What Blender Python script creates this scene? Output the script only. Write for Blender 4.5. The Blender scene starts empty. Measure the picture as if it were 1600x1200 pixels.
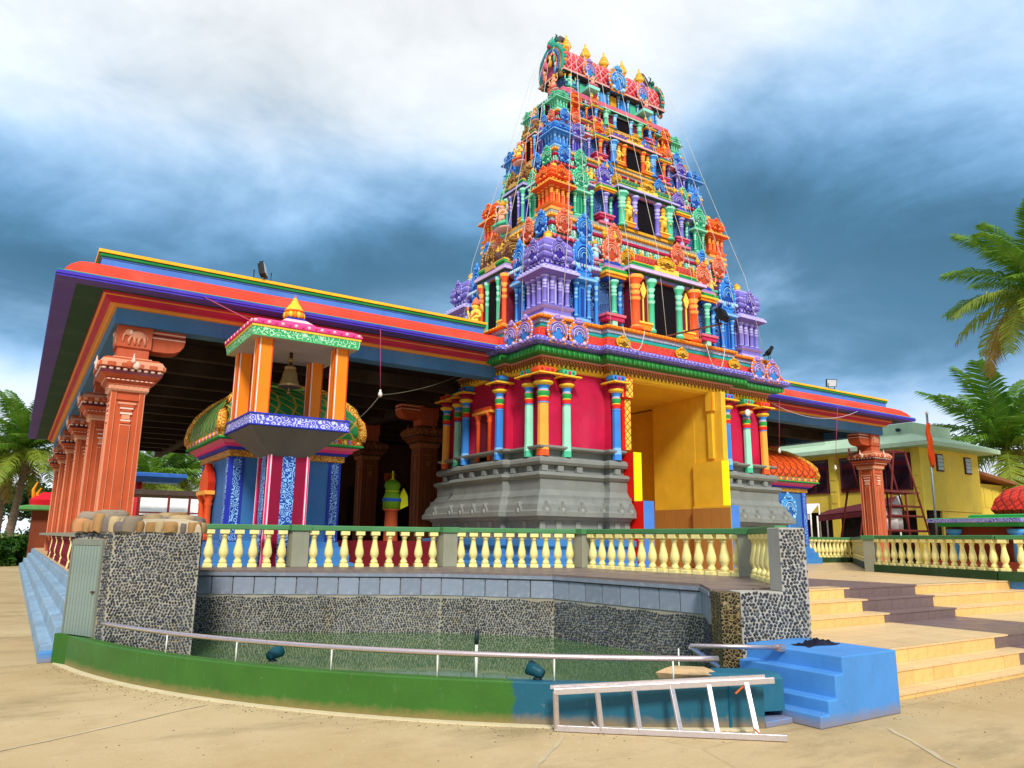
import bpy, math, random
from mathutils import Matrix, Vector
random.seed(7)
SC = bpy.context.scene
COL = SC.collection
R = math.radians

# ------------------------------------------------------------------ camera
cam_d = bpy.data.cameras.new('camera'); cam = bpy.data.objects.new('camera', cam_d); COL.objects.link(cam)
cam_d.sensor_width = 36; cam_d.lens = 26.25; cam_d.clip_start = .1; cam_d.clip_end = 3000
cam.matrix_world = Matrix(((.835748, -.120311, -.535770, 0), (-.549004, -.163683, -.819636, 0), (.010915, .979149, -.202849, 1.6), (0, 0, 0, 1)))
SC.camera = cam
SC.render.resolution_x = 1024; SC.render.resolution_y = 768
SC.view_settings.view_transform = 'Standard'; SC.view_settings.look = 'None'
SC.view_settings.exposure = 0.40; SC.view_settings.gamma = 1
SC.cycles.use_denoising = True
SC.cycles.max_bounces = 6; SC.cycles.diffuse_bounces = 4; SC.cycles.glossy_bounces = 3; SC.cycles.transparent_max_bounces = 8
SC.cycles.sample_clamp_indirect = 8

# ------------------------------------------------------------------ sky: Nishita air behind a storm-cloud layer
SUN_EL, SUN_AZ = R(40), R(205)      # azimuth measured from +Y towards +X: the sun stands behind the camera
W = bpy.data.worlds.new('World'); SC.world = W; W.use_nodes = True
nt = W.node_tree; N = nt.nodes; L = nt.links; N.clear()
def wn(t, **k):
    n = N.new(t)
    for a, b in k.items(): setattr(n, a, b)
    return n
out = wn('ShaderNodeOutputWorld'); bg = wn('ShaderNodeBackground'); L.new(bg.outputs[0], out.inputs[0])
sky = wn('ShaderNodeTexSky', sky_type='NISHITA', sun_disc=False, sun_elevation=SUN_EL, sun_rotation=SUN_AZ)
skm = wn('ShaderNodeMix', data_type='RGBA', blend_type='MULTIPLY'); skm.inputs[0].default_value = 1
L.new(sky.outputs[0], skm.inputs[6]); skm.inputs[7].default_value = (.1, .1, .1, 1)
tc = wn('ShaderNodeTexCoord'); sep = wn('ShaderNodeSeparateXYZ'); L.new(tc.outputs['Generated'], sep.inputs[0])
def wm(op, a, b=None, clamp=False):
    n = wn('ShaderNodeMath', operation=op, use_clamp=clamp)
    for i, q in enumerate((a, b)):
        if q is None: continue
        if isinstance(q, (int, float)): n.inputs[i].default_value = q
        else: L.new(q, n.inputs[i])
    return n.outputs[0]
zz = wm('MAXIMUM', sep.outputs[2], 0.0)
den = wm('ADD', zz, .22)
cmb = wn('ShaderNodeCombineXYZ'); L.new(wm('DIVIDE', sep.outputs[0], den), cmb.inputs[0]); L.new(wm('DIVIDE', sep.outputs[1], den), cmb.inputs[1])
def wnoise(scale, detail, off, rough=.5, dist=0.):
    mp = wn('ShaderNodeMapping'); mp.inputs['Location'].default_value = off; L.new(cmb.outputs[0], mp.inputs[0])
    n = wn('ShaderNodeTexNoise'); n.inputs['Scale'].default_value = scale; n.inputs['Detail'].default_value = detail
    n.inputs['Roughness'].default_value = rough; n.inputs['Distortion'].default_value = dist
    L.new(mp.outputs[0], n.inputs['Vector']); return n.outputs['Fac']
OFF = (3.4, 1.3, 0)
big = wnoise(.62, 2, OFF, .5, .2); mid = wnoise(1.9, 7, (6.27, 1.02, 0), .56, .5); fine = wnoise(5.5, 8, (5.3, 2.2, 0), .6, .4)
# cloud height in the sky, pushed about by the big and small billows
h = wm('ADD', zz, wm('MULTIPLY', wm('SUBTRACT', big, .5), .56))
h = wm('ADD', h, wm('MULTIPLY', wm('SUBTRACT', mid, .5), .22))
h = wm('ADD', h, wm('MULTIPLY', wm('SUBTRACT', fine, .5), .06))
h = wm('SUBTRACT', h, .045)
ramp = wn('ShaderNodeValToRGB'); L.new(h, ramp.inputs[0]); cr = ramp.color_ramp; cr.interpolation = 'B_SPLINE'
stops = [(0.0, (.78, .83, .88)), (.09, (.66, .76, .88)), (.16, (.24, .45, .72)), (.225, (.058, .15, .24)), (.31, (.058, .16, .265)),
         (.38, (.14, .31, .53)), (.45, (.34, .54, .78)), (.53, (.62, .69, .75)), (.66, (.76, .775, .79)), (1.0, (.64, .66, .70))]
while len(cr.elements) < len(stops): cr.elements.new(.5)
for e, (p, c) in zip(cr.elements, stops): e.position = p; e.color = (*c, 1)
cov = wnoise(1.4, 4, (8.2, .6, 0), .5)
covr = wn('ShaderNodeMapRange'); L.new(cov, covr.inputs[0]); covr.inputs[1].default_value = .2; covr.inputs[2].default_value = .4; covr.inputs[3].default_value = .86; covr.inputs[4].default_value = 1
mx = wn('ShaderNodeMix', data_type='RGBA'); L.new(covr.outputs[0], mx.inputs[0]); L.new(skm.outputs[2], mx.inputs[6]); L.new(ramp.outputs[0], mx.inputs[7])
bil = wn('ShaderNodeMapRange'); L.new(wm('ADD', wm('MULTIPLY', mid, .65), wm('MULTIPLY', fine, .35)), bil.inputs[0]); bil.inputs[1].default_value = .3; bil.inputs[2].default_value = .7; bil.inputs[3].default_value = .78; bil.inputs[4].default_value = 1.2
bm_ = wn('ShaderNodeMix', data_type='RGBA', blend_type='MULTIPLY'); bm_.inputs[0].default_value = 1; L.new(mx.outputs[2], bm_.inputs[6]); cc_ = wn('ShaderNodeCombineColor')
for i_ in range(3): L.new(bil.outputs[0], cc_.inputs[i_])
L.new(cc_.outputs[0], bm_.inputs[7])
L.new(bm_.outputs[2], bg.inputs[0]); bg.inputs[1].default_value = 1.0

# ------------------------------------------------------------------ sun behind thin cloud
sd = bpy.data.lights.new('sun', 'SUN'); sd.energy = 2.7; sd.angle = R(12); sd.color = (1, .95, .87)
sun = bpy.data.objects.new('sun', sd); COL.objects.link(sun); sun.location = (-10, -20, 30)
sv = Vector((math.sin(SUN_AZ) * math.cos(SUN_EL), math.cos(SUN_AZ) * math.cos(SUN_EL), math.sin(SUN_EL)))
sun.rotation_euler = sv.to_track_quat('Z', 'Y').to_euler()

# ------------------------------------------------------------------ materials
def lin(hx):
    c = [int(hx[i:i + 2], 16) / 255 for i in (0, 2, 4)]
    return tuple(x / 12.92 if x < .04045 else ((x + .055) / 1.055) ** 2.4 for x in c)
MATS = {}
class NB:
    """small node-building helper for one material"""
    def __init__(s, name):
        s.m = bpy.data.materials.new(name); s.m.use_nodes = True
        s.t = s.m.node_tree; s.b = s.t.nodes['Principled BSDF']; s.tc = None
    def n(s, t, ins={}, **k):
        q = s.t.nodes.new(t)
        for a, b in k.items(): setattr(q, a, b)
        for a, b in ins.items():
            if hasattr(b, 'is_linked') or isinstance(b, bpy.types.NodeSocket): s.t.links.new(b, q.inputs[a])
            else: q.inputs[a].default_value = b
        return q
    def co(s, scale=(1, 1, 1), rot=(0, 0, 0), kind='Object'):
        if s.tc is None: s.tc = s.n('ShaderNodeTexCoord')
        return s.n('ShaderNodeMapping', {0: s.tc.outputs[kind], 'Scale': scale, 'Rotation': rot}).outputs[0]
    def noise(s, vec, scale, detail=3, rough=.5): return s.n('ShaderNodeTexNoise', {'Vector': vec, 'Scale': scale, 'Detail': detail, 'Roughness': rough}).outputs['Fac']
    def mr(s, v, a, b, c, d): return s.n('ShaderNodeMapRange', {0: v, 1: a, 2: b, 3: c, 4: d}).outputs[0]
    def math(s, op, a, b=0.): return s.n('ShaderNodeMath', {0: a, 1: b}, operation=op).outputs[0]
    def mix(s, f, a, b, bt='MIX'):
        a = (*a, 1) if isinstance(a, tuple) and len(a) == 3 else a; b = (*b, 1) if isinstance(b, tuple) and len(b) == 3 else b
        return s.n('ShaderNodeMix', {0: f, 6: a, 7: b}, data_type='RGBA', blend_type=bt).outputs[2]
    def bump(s, hgt, strength=.3, dist=.02):
        q = s.n('ShaderNodeBump', {'Height': hgt, 'Strength': strength, 'Distance': dist}); s.t.links.new(q.outputs[0], s.b.inputs['Normal'])
    def fin(s, col, rough=.5, spec=.4):
        if isinstance(col, tuple): s.b.inputs['Base Color'].default_value = (*col, 1)
        else: s.t.links.new(col, s.b.inputs['Base Color'])
        if isinstance(rough, (int, float)): s.b.inputs['Roughness'].default_value = rough
        else: s.t.links.new(rough, s.b.inputs['Roughness'])
        s.b.inputs['Specular IOR Level'].default_value = spec
        return s.m
def paint(hx, rough=.5, var=.14, dirt=.25, name=None, spec=.22):
    """weathered gloss paint: uneven tone, faint vertical rain streaks, fine brush relief"""
    key = (hx, rough, var, dirt)
    if key in MATS: return MATS[key]
    q = NB(name or 'paint_' + hx); c = lin(hx)
    n1 = q.noise(q.co(), 1.7, 4, .6)
    f = q.mr(n1, .3, .7, 1 - var, 1 + var)
    col = q.mix(1., c, q.n('ShaderNodeCombineColor', {0: f, 1: f, 2: f}).outputs[0], 'MULTIPLY')
    st = q.noise(q.co((9, 9, .7)), 1.0, 4, .65)
    col = q.mix(q.mr(st, .56, .8, 0, dirt), col, tuple(x * .35 + .02 for x in c))
    fd = q.noise(q.co((1, 1, .6)), .9, 6, .68)
    col = q.mix(q.mr(fd, .5, .78, 0, dirt * 1.1), col, tuple(x * .72 + .13 for x in c))
    sp = q.noise(q.co(), 23, 3, .65)
    col = q.mix(q.mr(sp, .66, .8, 0, dirt * .8), col, tuple(x * .5 + .05 for x in c))
    q.bump(q.noise(q.co(), 40, 2), .12, .01)
    MATS[key] = q.fin(col, q.mr(n1, .3, .7, min(.9, rough + .02), min(1., rough + .24)), spec); return MATS[key]
def scuffed(hx, rough=.5, name='scuffed_paint', mud='9A7C50', top=.16):
    """paint on masonry that stands on the yard: scuffs, chips and mud splashed up from the ground"""
    q = NB(name); c = lin(hx); n1 = q.noise(q.co(), 1.6, 5, .62); f = q.mr(n1, .3, .7, .88, 1.12)
    col = q.mix(1., c, q.n('ShaderNodeCombineColor', {0: f, 1: f, 2: f}).outputs[0], 'MULTIPLY')
    col = q.mix(q.mr(q.noise(q.co((7, 7, 1.2)), 1.3, 5, .7), .55, .8, 0, .38), col, tuple(x * .55 for x in c))
    col = q.mix(q.mr(q.noise(q.co(), 16, 6, .72), .64, .7, 0, .5), col, tuple(x * .5 + .22 for x in c))
    z = q.n('ShaderNodeSeparateXYZ', {0: q.co()}).outputs[2]; sp = q.noise(q.co(), 9, 6, .75)
    col = q.mix(q.mr(q.math('SUBTRACT', z, q.math('MULTIPLY', sp, top * 1.2)), -.07, .02, .6, 0), col, lin(mud))
    q.bump(q.math('ADD', q.noise(q.co(), 5, 3), q.math('MULTIPLY', q.noise(q.co(), 45, 3), .35)), .25, .02)
    return q.fin(col, q.mr(n1, .3, .7, rough - .08, rough + .18), .35)
def scroll(hx, hx2, scale=6., freq=26., thr=.25, name=None):
    """painted scrollwork: curling light lines on a coloured ground"""
    key = ('scroll', hx, hx2, scale)
    if key in MATS: return MATS[key]
    q = NB(name or 'scrollwork_' + hx)
    v = q.n('ShaderNodeTexVoronoi', {'Vector': q.co(), 'Scale': scale, 'Randomness': .7})
    w = q.noise(q.co(), scale * 1.2, 2)
    s_ = q.math('SINE', q.math('ADD', q.math('MULTIPLY', v.outputs['Distance'], freq), q.math('MULTIPLY', w, 9.)))
    col = q.mix(q.mr(s_, thr, thr + .3, 0, 1), lin(hx), lin(hx2))
    q.bump(s_, .35, .012)
    MATS[key] = q.fin(col, .5); return MATS[key]
def lattice(hx, hx2, k=20., thr=.25, name=None, bump=.5):
    """diagonal diamond tiles: face colour hx, joints hx2"""
    key = ('lat', hx, hx2, k, thr)
    if key in MATS: return MATS[key]
    q = NB(name or 'lattice_' + hx); s = q.n('ShaderNodeSeparateXYZ', {0: q.co()})
    u = q.math('ADD', s.outputs[0], s.outputs[1])
    a = q.math('ABSOLUTE', q.math('SINE', q.math('MULTIPLY', q.math('ADD', u, s.outputs[2]), k)))
    b = q.math('ABSOLUTE', q.math('SINE', q.math('MULTIPLY', q.math('SUBTRACT', u, s.outputs[2]), k)))
    mn = q.math('MINIMUM', a, b)
    n1 = q.mr(q.noise(q.co(), 5, 3), .3, .7, .75, 1.2)
    c = q.mix(1., lin(hx), q.n('ShaderNodeCombineColor', {0: n1, 1: n1, 2: n1}).outputs[0], 'MULTIPLY')
    col = q.mix(q.mr(mn, thr, thr + .2, 1, 0), c, lin(hx2))
    q.bump(q.mr(mn, 0, .7, 0, 1), bump, .03)
    MATS[key] = q.fin(col, .45); return MATS[key]
def pebble(scale, stone='23262E', grout='C9BFA8', warm=.3, name='pebble_mosaic'):
    key = ('peb', scale, stone, grout)
    if key in MATS: return MATS[key]
    q = NB(name)
    co = q.co()
    v = q.n('ShaderNodeTexVoronoi', {'Vector': co, 'Scale': scale, 'Randomness': .85}, feature='DISTANCE_TO_EDGE')
    v2 = q.n('ShaderNodeTexVoronoi', {'Vector': co, 'Scale': scale, 'Randomness': .85})
    d = v.outputs['Distance']
    cellv = q.n('ShaderNodeSeparateColor', {0: v2.outputs['Color']})
    st = q.mix(cellv.outputs[0], tuple(x * .55 for x in lin(stone)), tuple(x * 1.5 + .005 for x in lin(stone)))
    dirt = q.noise(co, .9, 4, .6)
    gr = q.mix(q.mr(dirt, .35, .65, 0, 1), lin(grout), lin('8E8468'))
    gr = q.mix(q.mr(q.noise(q.co((3, 3, .35)), 1.5, 3), .55, .75, 0, warm), gr, lin('B09050'))
    col = q.mix(q.mr(d, .09, .15, 1, 0), st, gr)
    q.bump(q.mr(d, .02, .3, 0, 1), .9, .03)
    MATS[key] = q.fin(col, q.mr(d, .09, .15, .8, .45), .35); return MATS[key]
def tile_mat(hx, name, var=.12, rough=.35, stain=.3, stain_hx='5A5550'):
    q = NB(name); c = lin(hx)
    oi = q.n('ShaderNodeObjectInfo').outputs['Random']
    f = q.mr(oi, 0, 1, 1 - var, 1 + var)
    col = q.mix(1., c, q.n('ShaderNodeCombineColor', {0: f, 1: f, 2: f}).outputs[0], 'MULTIPLY')
    n1 = q.noise(q.co(kind='Object'), 9, 5, .65)
    col = q.mix(q.mr(n1, .5, .75, 0, stain), col, lin(stain_hx))
    q.bump(q.noise(q.co(), 30, 3), .15, .01)
    return q.fin(col, q.mr(n1, .3, .7, rough, rough + .25), .4)
def metal(hx, rough=.35, name='metal', mtl=.9):
    q = NB(name); n1 = q.noise(q.co(), 14, 4, .6)
    q.b.inputs['Metallic'].default_value = mtl
    return q.fin(q.mix(q.mr(n1, .45, .75, 0, .5), lin(hx), tuple(x * .5 for x in lin(hx))), q.mr(n1, .3, .7, rough - .08, rough + .2), .5)
def leaf_mat(hx, hx2, name, sub=.25):
    q = NB(name); oi = q.n('ShaderNodeObjectInfo').outputs['Random']
    n1 = q.noise(q.co(), 1.4, 3)
    col = q.mix(q.mr(n1, .3, .7, 0, 1), lin(hx), lin(hx2))
    q.b.inputs['Subsurface Weight'].default_value = 0
    m = q.fin(col, .5, .3)
    tr = q.n('ShaderNodeBsdfTranslucent'); q.t.links.new(col, tr.inputs[0])
    ms = q.n('ShaderNodeMixShader', {0: sub}); q.t.links.new(q.b.outputs[0], ms.inputs[1]); q.t.links.new(tr.outputs[0], ms.inputs[2])
    q.t.links.new(ms.outputs[0], q.t.nodes['Material Output'].inputs[0]); return m

# ------------------------------------------------------------------ mesh builder
WM = {}
class MB:
    def __init__(s): s.v = []; s.f = []; s.mi = []; s.sm = []; s.M = Matrix(); s.mats = []
    def m(s, mat):
        if mat not in s.mats: s.mats.append(mat)
        return s.mats.index(mat)
    def add(s, vs, fs, mat, smooth=False):
        b = len(s.v); i = s.m(mat)
        s.v += [tuple(s.M @ Vector(p)) for p in vs]
        for f in fs: s.f.append([b + k for k in f]); s.mi.append(i); s.sm.append(smooth)
    def box(s, x0, x1, y0, y1, z0, z1, mat):
        s.add([(x, y, z) for z in (z0, z1) for y in (y0, y1) for x in (x0, x1)], [(0, 2, 3, 1), (4, 5, 7, 6), (0, 1, 5, 4), (2, 6, 7, 3), (0, 4, 6, 2), (1, 3, 7, 5)], mat)
    def bev(s, x0, x1, y0, y1, z0, z1, mat, b=.01):
        """box with chamfered edges along z and on top"""
        s.stack([(x0 + b, y0 + b), (x1 - b, y0 + b), (x1 - b, y1 - b), (x0 + b, y1 - b)], [(b, z0), (b, z1 - b), (0, z1)], mat)
    def stack(s, plan, prof, mat, cap=True, capb=True, ew=None):
        """sweep a plan polygon (counter-clockwise) along a profile [(offset, z[, mat])] - mitred mouldings"""
        n = len(plan); nrm = []
        for i in range(n):
            p, q, r = Vector(plan[i - 1]), Vector(plan[i]), Vector(plan[(i + 1) % n])
            a, b = (q - p).normalized(), (r - q).normalized()
            na, nb = Vector((a.y, -a.x)), Vector((b.y, -b.x))
            if ew: nrm.append(na * ew[i - 1] + nb * ew[i])
            else: nrm.append((na + nb) / max(.3, 1 + na.dot(nb)))
        rings = [[(plan[i][0] + nrm[i].x * o[0], plan[i][1] + nrm[i].y * o[0], o[1]) for i in range(n)] for o in prof]
        for k in range(len(prof) - 1):
            mt = prof[k + 1][2] if len(prof[k + 1]) > 2 else mat
            s.add(rings[k] + rings[k + 1], [(i, (i + 1) % n, n + (i + 1) % n, n + i) for i in range(n)], mt)
        if cap: s.add(rings[-1], [list(range(n))], prof[-1][2] if len(prof[-1]) > 2 else mat)
        if capb: s.add(rings[0], [list(range(n))[::-1]], mat)
    def sq(s, cx, cy, prof, mat, asp=1.):
        """square lathe: prof [(half, z[, mat])]"""
        q = ((-1, -1), (1, -1), (1, 1), (-1, 1))
        for k in range(len(prof) - 1):
            s.add([(cx + a * r[0], cy + b * r[0] * asp, r[1]) for r in (prof[k], prof[k + 1]) for a, b in q],
                  [(i, (i + 1) % 4, 4 + (i + 1) % 4, 4 + i) for i in range(4)], prof[k + 1][2] if len(prof[k + 1]) > 2 else mat)
        for r, fl in ((prof[0], (3, 2, 1, 0)), (prof[-1], (0, 1, 2, 3))):
            s.add([(cx + a * r[0], cy + b * r[0] * asp, r[1]) for a, b in q], [fl], r[2] if len(r) > 2 else mat)
    def lathe(s, cx, cy, prof, n, mat, smooth=True, rot=0., sx=1., sy=1.):
        for k in range(len(prof) - 1):
            a, b = prof[k], prof[k + 1]; mt = b[2] if len(b) > 2 else mat
            vs = [(cx + sx * r[0] * math.cos(rot + 2 * math.pi * i / n), cy + sy * r[0] * math.sin(rot + 2 * math.pi * i / n), r[1]) for r in (a, b) for i in range(n)]
            s.add(vs, [(i, (i + 1) % n, n + (i + 1) % n, n + i) for i in range(n)], mt, smooth)
        for r, fl in ((prof[0], True), (prof[-1], False)):
            if r[0] > 1e-4:
                ids = list(range(n)); mt = prof[-1][2] if (not fl and len(prof[-1]) > 2) else mat
                s.add([(cx + sx * r[0] * math.cos(rot + 2 * math.pi * i / n), cy + sy * r[0] * math.sin(rot + 2 * math.pi * i / n), r[1]) for i in range(n)], [ids[::-1] if fl else ids], mt)
    def ell(s, c, r, mat, nu=8, nv=5):
        vs = [(c[0], c[1], c[2] - r[2])]
        for j in range(1, nv):
            t = math.pi * j / nv - math.pi / 2
            vs += [(c[0] + r[0] * math.cos(t) * math.cos(2 * math.pi * i / nu), c[1] + r[1] * math.cos(t) * math.sin(2 * math.pi * i / nu), c[2] + r[2] * math.sin(t)) for i in range(nu)]
        vs.append((c[0], c[1], c[2] + r[2])); fs = []
        for i in range(nu):
            fs.append((0, 1 + (i + 1) % nu, 1 + i))
            for j in range(nv - 2): a = 1 + j * nu; fs.append((a + i, a + (i + 1) % nu, a + nu + (i + 1) % nu, a + nu + i))
            a = 1 + (nv - 2) * nu; fs.append((a + i, a + (i + 1) % nu, len(vs) - 1))
        s.add(vs, fs, mat, True)
    def tube(s, pts, r, n, mat, smooth=True, r1=None, close=False):
        P = [Vector(p) for p in pts]; m = len(P); rings = []
        for k in range(m):
            if close: d = P[(k + 1) % m] - P[k - 1]
            else: d = P[min(k + 1, m - 1)] - P[max(k - 1, 0)]
            d.normalize(); up = Vector((0, 0, 1)) if abs(d.z) < .9 else Vector((0, 1, 0))
            a = d.cross(up).normalized(); b = a.cross(d)
            rr = r if r1 is None else r + (r1 - r) * k / (m - 1)
            rings.append([P[k] + (a * math.cos(2 * math.pi * i / n + math.pi / n) + b * math.sin(2 * math.pi * i / n + math.pi / n)) * rr for i in range(n)])
        vs = [p for q in rings for p in q]; fs = []
        for k in range(m if close else m - 1):
            a, b = k * n, ((k + 1) % m) * n
            fs += [(a + i, b + i, b + (i + 1) % n, a + (i + 1) % n) for i in range(n)]
        if not close: fs += [list(range(n)), [(m - 1) * n + i for i in range(n)][::-1]]
        s.add(vs, fs, mat, smooth)
    def ext(s, poly, y0, y1, mat, side=None):
        """polygon in x,z extruded along y (front at y0)"""
        n = len(poly)
        s.add([(x, y0, z) for x, z in poly], [list(range(n))], mat)
        s.add([(x, y1, z) for x, z in poly], [list(range(n))[::-1]], mat)
        s.add([(x, y0, z) for x, z in poly] + [(x, y1, z) for x, z in poly], [(i, n + i, n + (i + 1) % n, (i + 1) % n) for i in range(n)], side or mat)
    def extx(s, poly, x0, x1, mat, side=None):
        """polygon in y,z extruded along x"""
        n = len(poly)
        s.add([(x0, y, z) for y, z in poly], [list(range(n))[::-1]], mat)
        s.add([(x1, y, z) for y, z in poly], [list(range(n))], mat)
        s.add([(x0, y, z) for y, z in poly] + [(x1, y, z) for y, z in poly], [(i, (i + 1) % n, n + (i + 1) % n, n + i) for i in range(n)], side or mat)
    def bar(s, a, b, w, h, mat):
        """rectangular bar from a to b"""
        a, b = Vector(a), Vector(b); d = (b - a).normalized(); up = Vector((0, 0, 1)) if abs(d.z) < .95 else Vector((0, 1, 0))
        u = d.cross(up).normalized() * w / 2; v = u.cross(d).normalized() * h / 2
        s.add([p + i * u + j * v for p in (a, b) for i, j in ((-1, -1), (1, -1), (1, 1), (-1, 1))], [(0, 3, 2, 1), (4, 5, 6, 7), (0, 1, 5, 4), (1, 2, 6, 5), (2, 3, 7, 6), (3, 0, 4, 7)], mat)
    def mesh(s, name):
        me = bpy.data.meshes.new(name); me.from_pydata(s.v, [], s.f)
        for m in s.mats: me.materials.append(m)
        me.polygons.foreach_set('material_index', s.mi); me.polygons.foreach_set('use_smooth', s.sm)
        me.validate(); me.update()
        import bmesh
        bm = bmesh.new(); bm.from_mesh(me); bmesh.ops.remove_doubles(bm, verts=bm.verts, dist=1e-5); bmesh.ops.recalc_face_normals(bm, faces=bm.faces); bm.to_mesh(me); bm.free()
        return me
    def build(s, name, parent=None, label=None, cat=None, group=None, kind=None, bevel=0):
        """one mesh object, its origin at the middle of its base"""
        if s.v:
            xs, ys, zs = zip(*s.v); c = Vector(((min(xs) + max(xs)) / 2, (min(ys) + max(ys)) / 2, min(zs)))
            s.v = [(p[0] - c.x, p[1] - c.y, p[2] - c.z) for p in s.v]
        else: c = Vector()
        o = put(name, s.mesh(name), parent, Matrix.Translation(c), label, cat, group, kind)
        if bevel:
            b = o.modifiers.new('bevel', 'BEVEL'); b.width = bevel; b.segments = 2; b.limit_method = 'ANGLE'
        return o
def _build0(s, name, parent, M): return put(name, s.mesh(name), parent, M)
MB.build0 = _build0
def put(name, data, parent, M, label=None, cat=None, group=None, kind=None):
    o = bpy.data.objects.new(name, data); COL.objects.link(o); WM[o] = M.copy()
    if parent is not None:
        o.parent = parent; o.matrix_basis = WM[parent].inverted() @ M
    else: o.matrix_basis = M
    if label: o['label'] = label
    if cat: o['category'] = cat
    if group: o['group'] = group
    if kind: o['kind'] = kind
    return o
def root(name, loc, label, cat, group=None): return put(name, None, None, Matrix.Translation(loc), label, cat, group)
T = Matrix.Translation
def RZ(a): return Matrix.Rotation(a, 4, 'Z')
def box_obj(name, x0, x1, y0, y1, z0, z1, mat, parent=None, **k):
    b = MB(); b.box(x0, x1, y0, y1, z0, z1, mat); return b.build(name, parent, **k)

# =================================================================== SETTING
def ground_mat():
    q = NB('sandy_concrete')
    co = q.co(kind='Object')
    n1 = q.noise(co, .35, 6, .6); n2 = q.noise(co, 2.1, 6, .66); n3 = q.noise(co, 75, 4, .7); n4 = q.noise(co, 14, 5, .7)
    st = q.noise(q.co((.45, 1.3, 1), (0, 0, R(35))), .9, 6, .66)
    c = q.mix(q.mr(n1, .35, .65, 0, 1), lin('B59C70'), lin('C6B088'))
    c = q.mix(q.mr(n2, .5, .75, 0, .35), c, lin('9A8258'))
    c = q.mix(q.mr(st, .52, .70, 0, .6), c, lin('7C6A4C'))
    c = q.mix(q.mr(n4, .58, .72, 0, .35), c, lin('DCCBA2'))
    c = q.mix(q.mr(n3, .58, .7, 0, .5), c, lin('7A6442'))
    c = q.mix(q.mr(n3, .3, .4, .35, 0), c, lin('E6D8B4'))
    v = q.n('ShaderNodeTexVoronoi', {'Vector': q.co(), 'Scale': .2, 'Randomness': .8}, feature='DISTANCE_TO_EDGE').outputs['Distance']
    c = q.mix(q.mr(q.math('ADD', v, q.math('MULTIPLY', q.math('SUBTRACT', n4, .5), .01)), .0, .004, .3, 0), c, lin('8A7048'))
    q.bump(q.math('ADD', q.math('MULTIPLY', n3, .6), n4), .5, .012)
    return q.fin(c, .88, .2)
b = MB(); b.add([(-1500, -300, 0), (1500, -300, 0), (1500, 2500, 0), (-1500, 2500, 0)], [(0, 1, 2, 3)], ground_mat())
b.build('ground', kind='structure', label='sandy concrete yard in front of the temple')
# pale cement line crossing the yard
M_cem = paint('D5C7A2', .8, .1, .4)
b = MB()
for p, q, w in (((-.03, 7.05), (1.75, 8.0), .045), ((2.95, 4.42), (4.02, 5.30), .04), ((6.65, 4.05), (5.9, 3.05), .05)):
    p, q = Vector(p), Vector(q); d = (q - p).normalized(); n_ = Vector((-d.y, d.x)); L_ = (q - p).length; k = 12; vs = []
    for i in range(k + 1):
        o = p + d * L_ * i / k + n_ * random.uniform(-.012, .012); e_ = w * random.uniform(.5, 1.1) * .5; vs += [(*(o + n_ * e_), .004), (*(o - n_ * e_), .004)]
    b.add(vs, [(2 * i, 2 * i + 1, 2 * i + 3, 2 * i + 2) for i in range(k)], paint('BBA988', .9, .2, .6))
b.build('ground_joint', kind='structure', label='pale cement joints crossing the yard')
def grid_tile(hx, hx2, name, sc, rough=.35):
    q = NB(name); br = q.n('ShaderNodeTexBrick', {'Vector': q.co(), 'Color1': (*lin(hx), 1), 'Color2': (*[x * .9 for x in lin(hx)], 1), 'Mortar': (*lin(hx2), 1), 'Scale': sc, 'Mortar Size': .012, 'Brick Width': 1., 'Row Height': 1.}, offset=0.)
    n1 = q.noise(q.co(), 2.3, 5, .6)
    c = q.mix(q.mr(n1, .48, .75, 0, .4), br.outputs['Color'], tuple(x * .6 for x in lin(hx)))
    return q.fin(c, q.mr(n1, .3, .7, rough - .12, rough + .2), .4)
M_terr = grid_tile('E4C490', 'B08C58', 'tan_floor_tile', 2.5); M_brown = grid_tile('7A625E', '5C4A48', 'brown_floor_tile', 2.5)
M_blue = scuffed('4A8CD0', .5, 'scuffed_blue'); M_blue2 = paint('3E7FC0', .45, .12, .3)
ZT = .88
C = [(2.43, 12.85), (5.86, 10.97), (7.10, 9.62), (7.36, 6.82), (6.70, 6.07)]
B = [(2.74, 13.85), (4.28, 13.45), (6.92, 12.78), (9.26, 11.58), (9.43, 7.71), (7.86, 5.98)]
b = MB()
plan = [(1.0, 46), (1.0, 13.3), (2.5, 13.0), (5.95, 11.1), (7.22, 9.7), (7.48, 6.85), (6.7, 5.8), (7.55, 5.6), (7.55, 7.58), (16.95, 7.58), (18.4, 11.25), (27.5, 17.0), (29.2, 17.6), (29.2, 46)]
b.stack(plan, [(0, 0), (0, .8), (0, ZT)], M_blue2, cap=False, capb=False)
b.add([(x, y, ZT) for x, y in plan], [list(range(len(plan)))], M_terr)
b.build('terrace', kind='structure', label='raised tan tiled temple terrace')
b = MB(); b.box(7.56, 11.5, 7.9, 8.55, ZT, ZT + .004, M_brown); b.box(11.5, 13.5, 7.5, 13.2, ZT, ZT + .004, M_brown)
b.build('terrace_strip', kind='structure', label='brown tile strip set in the terrace floor')

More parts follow.
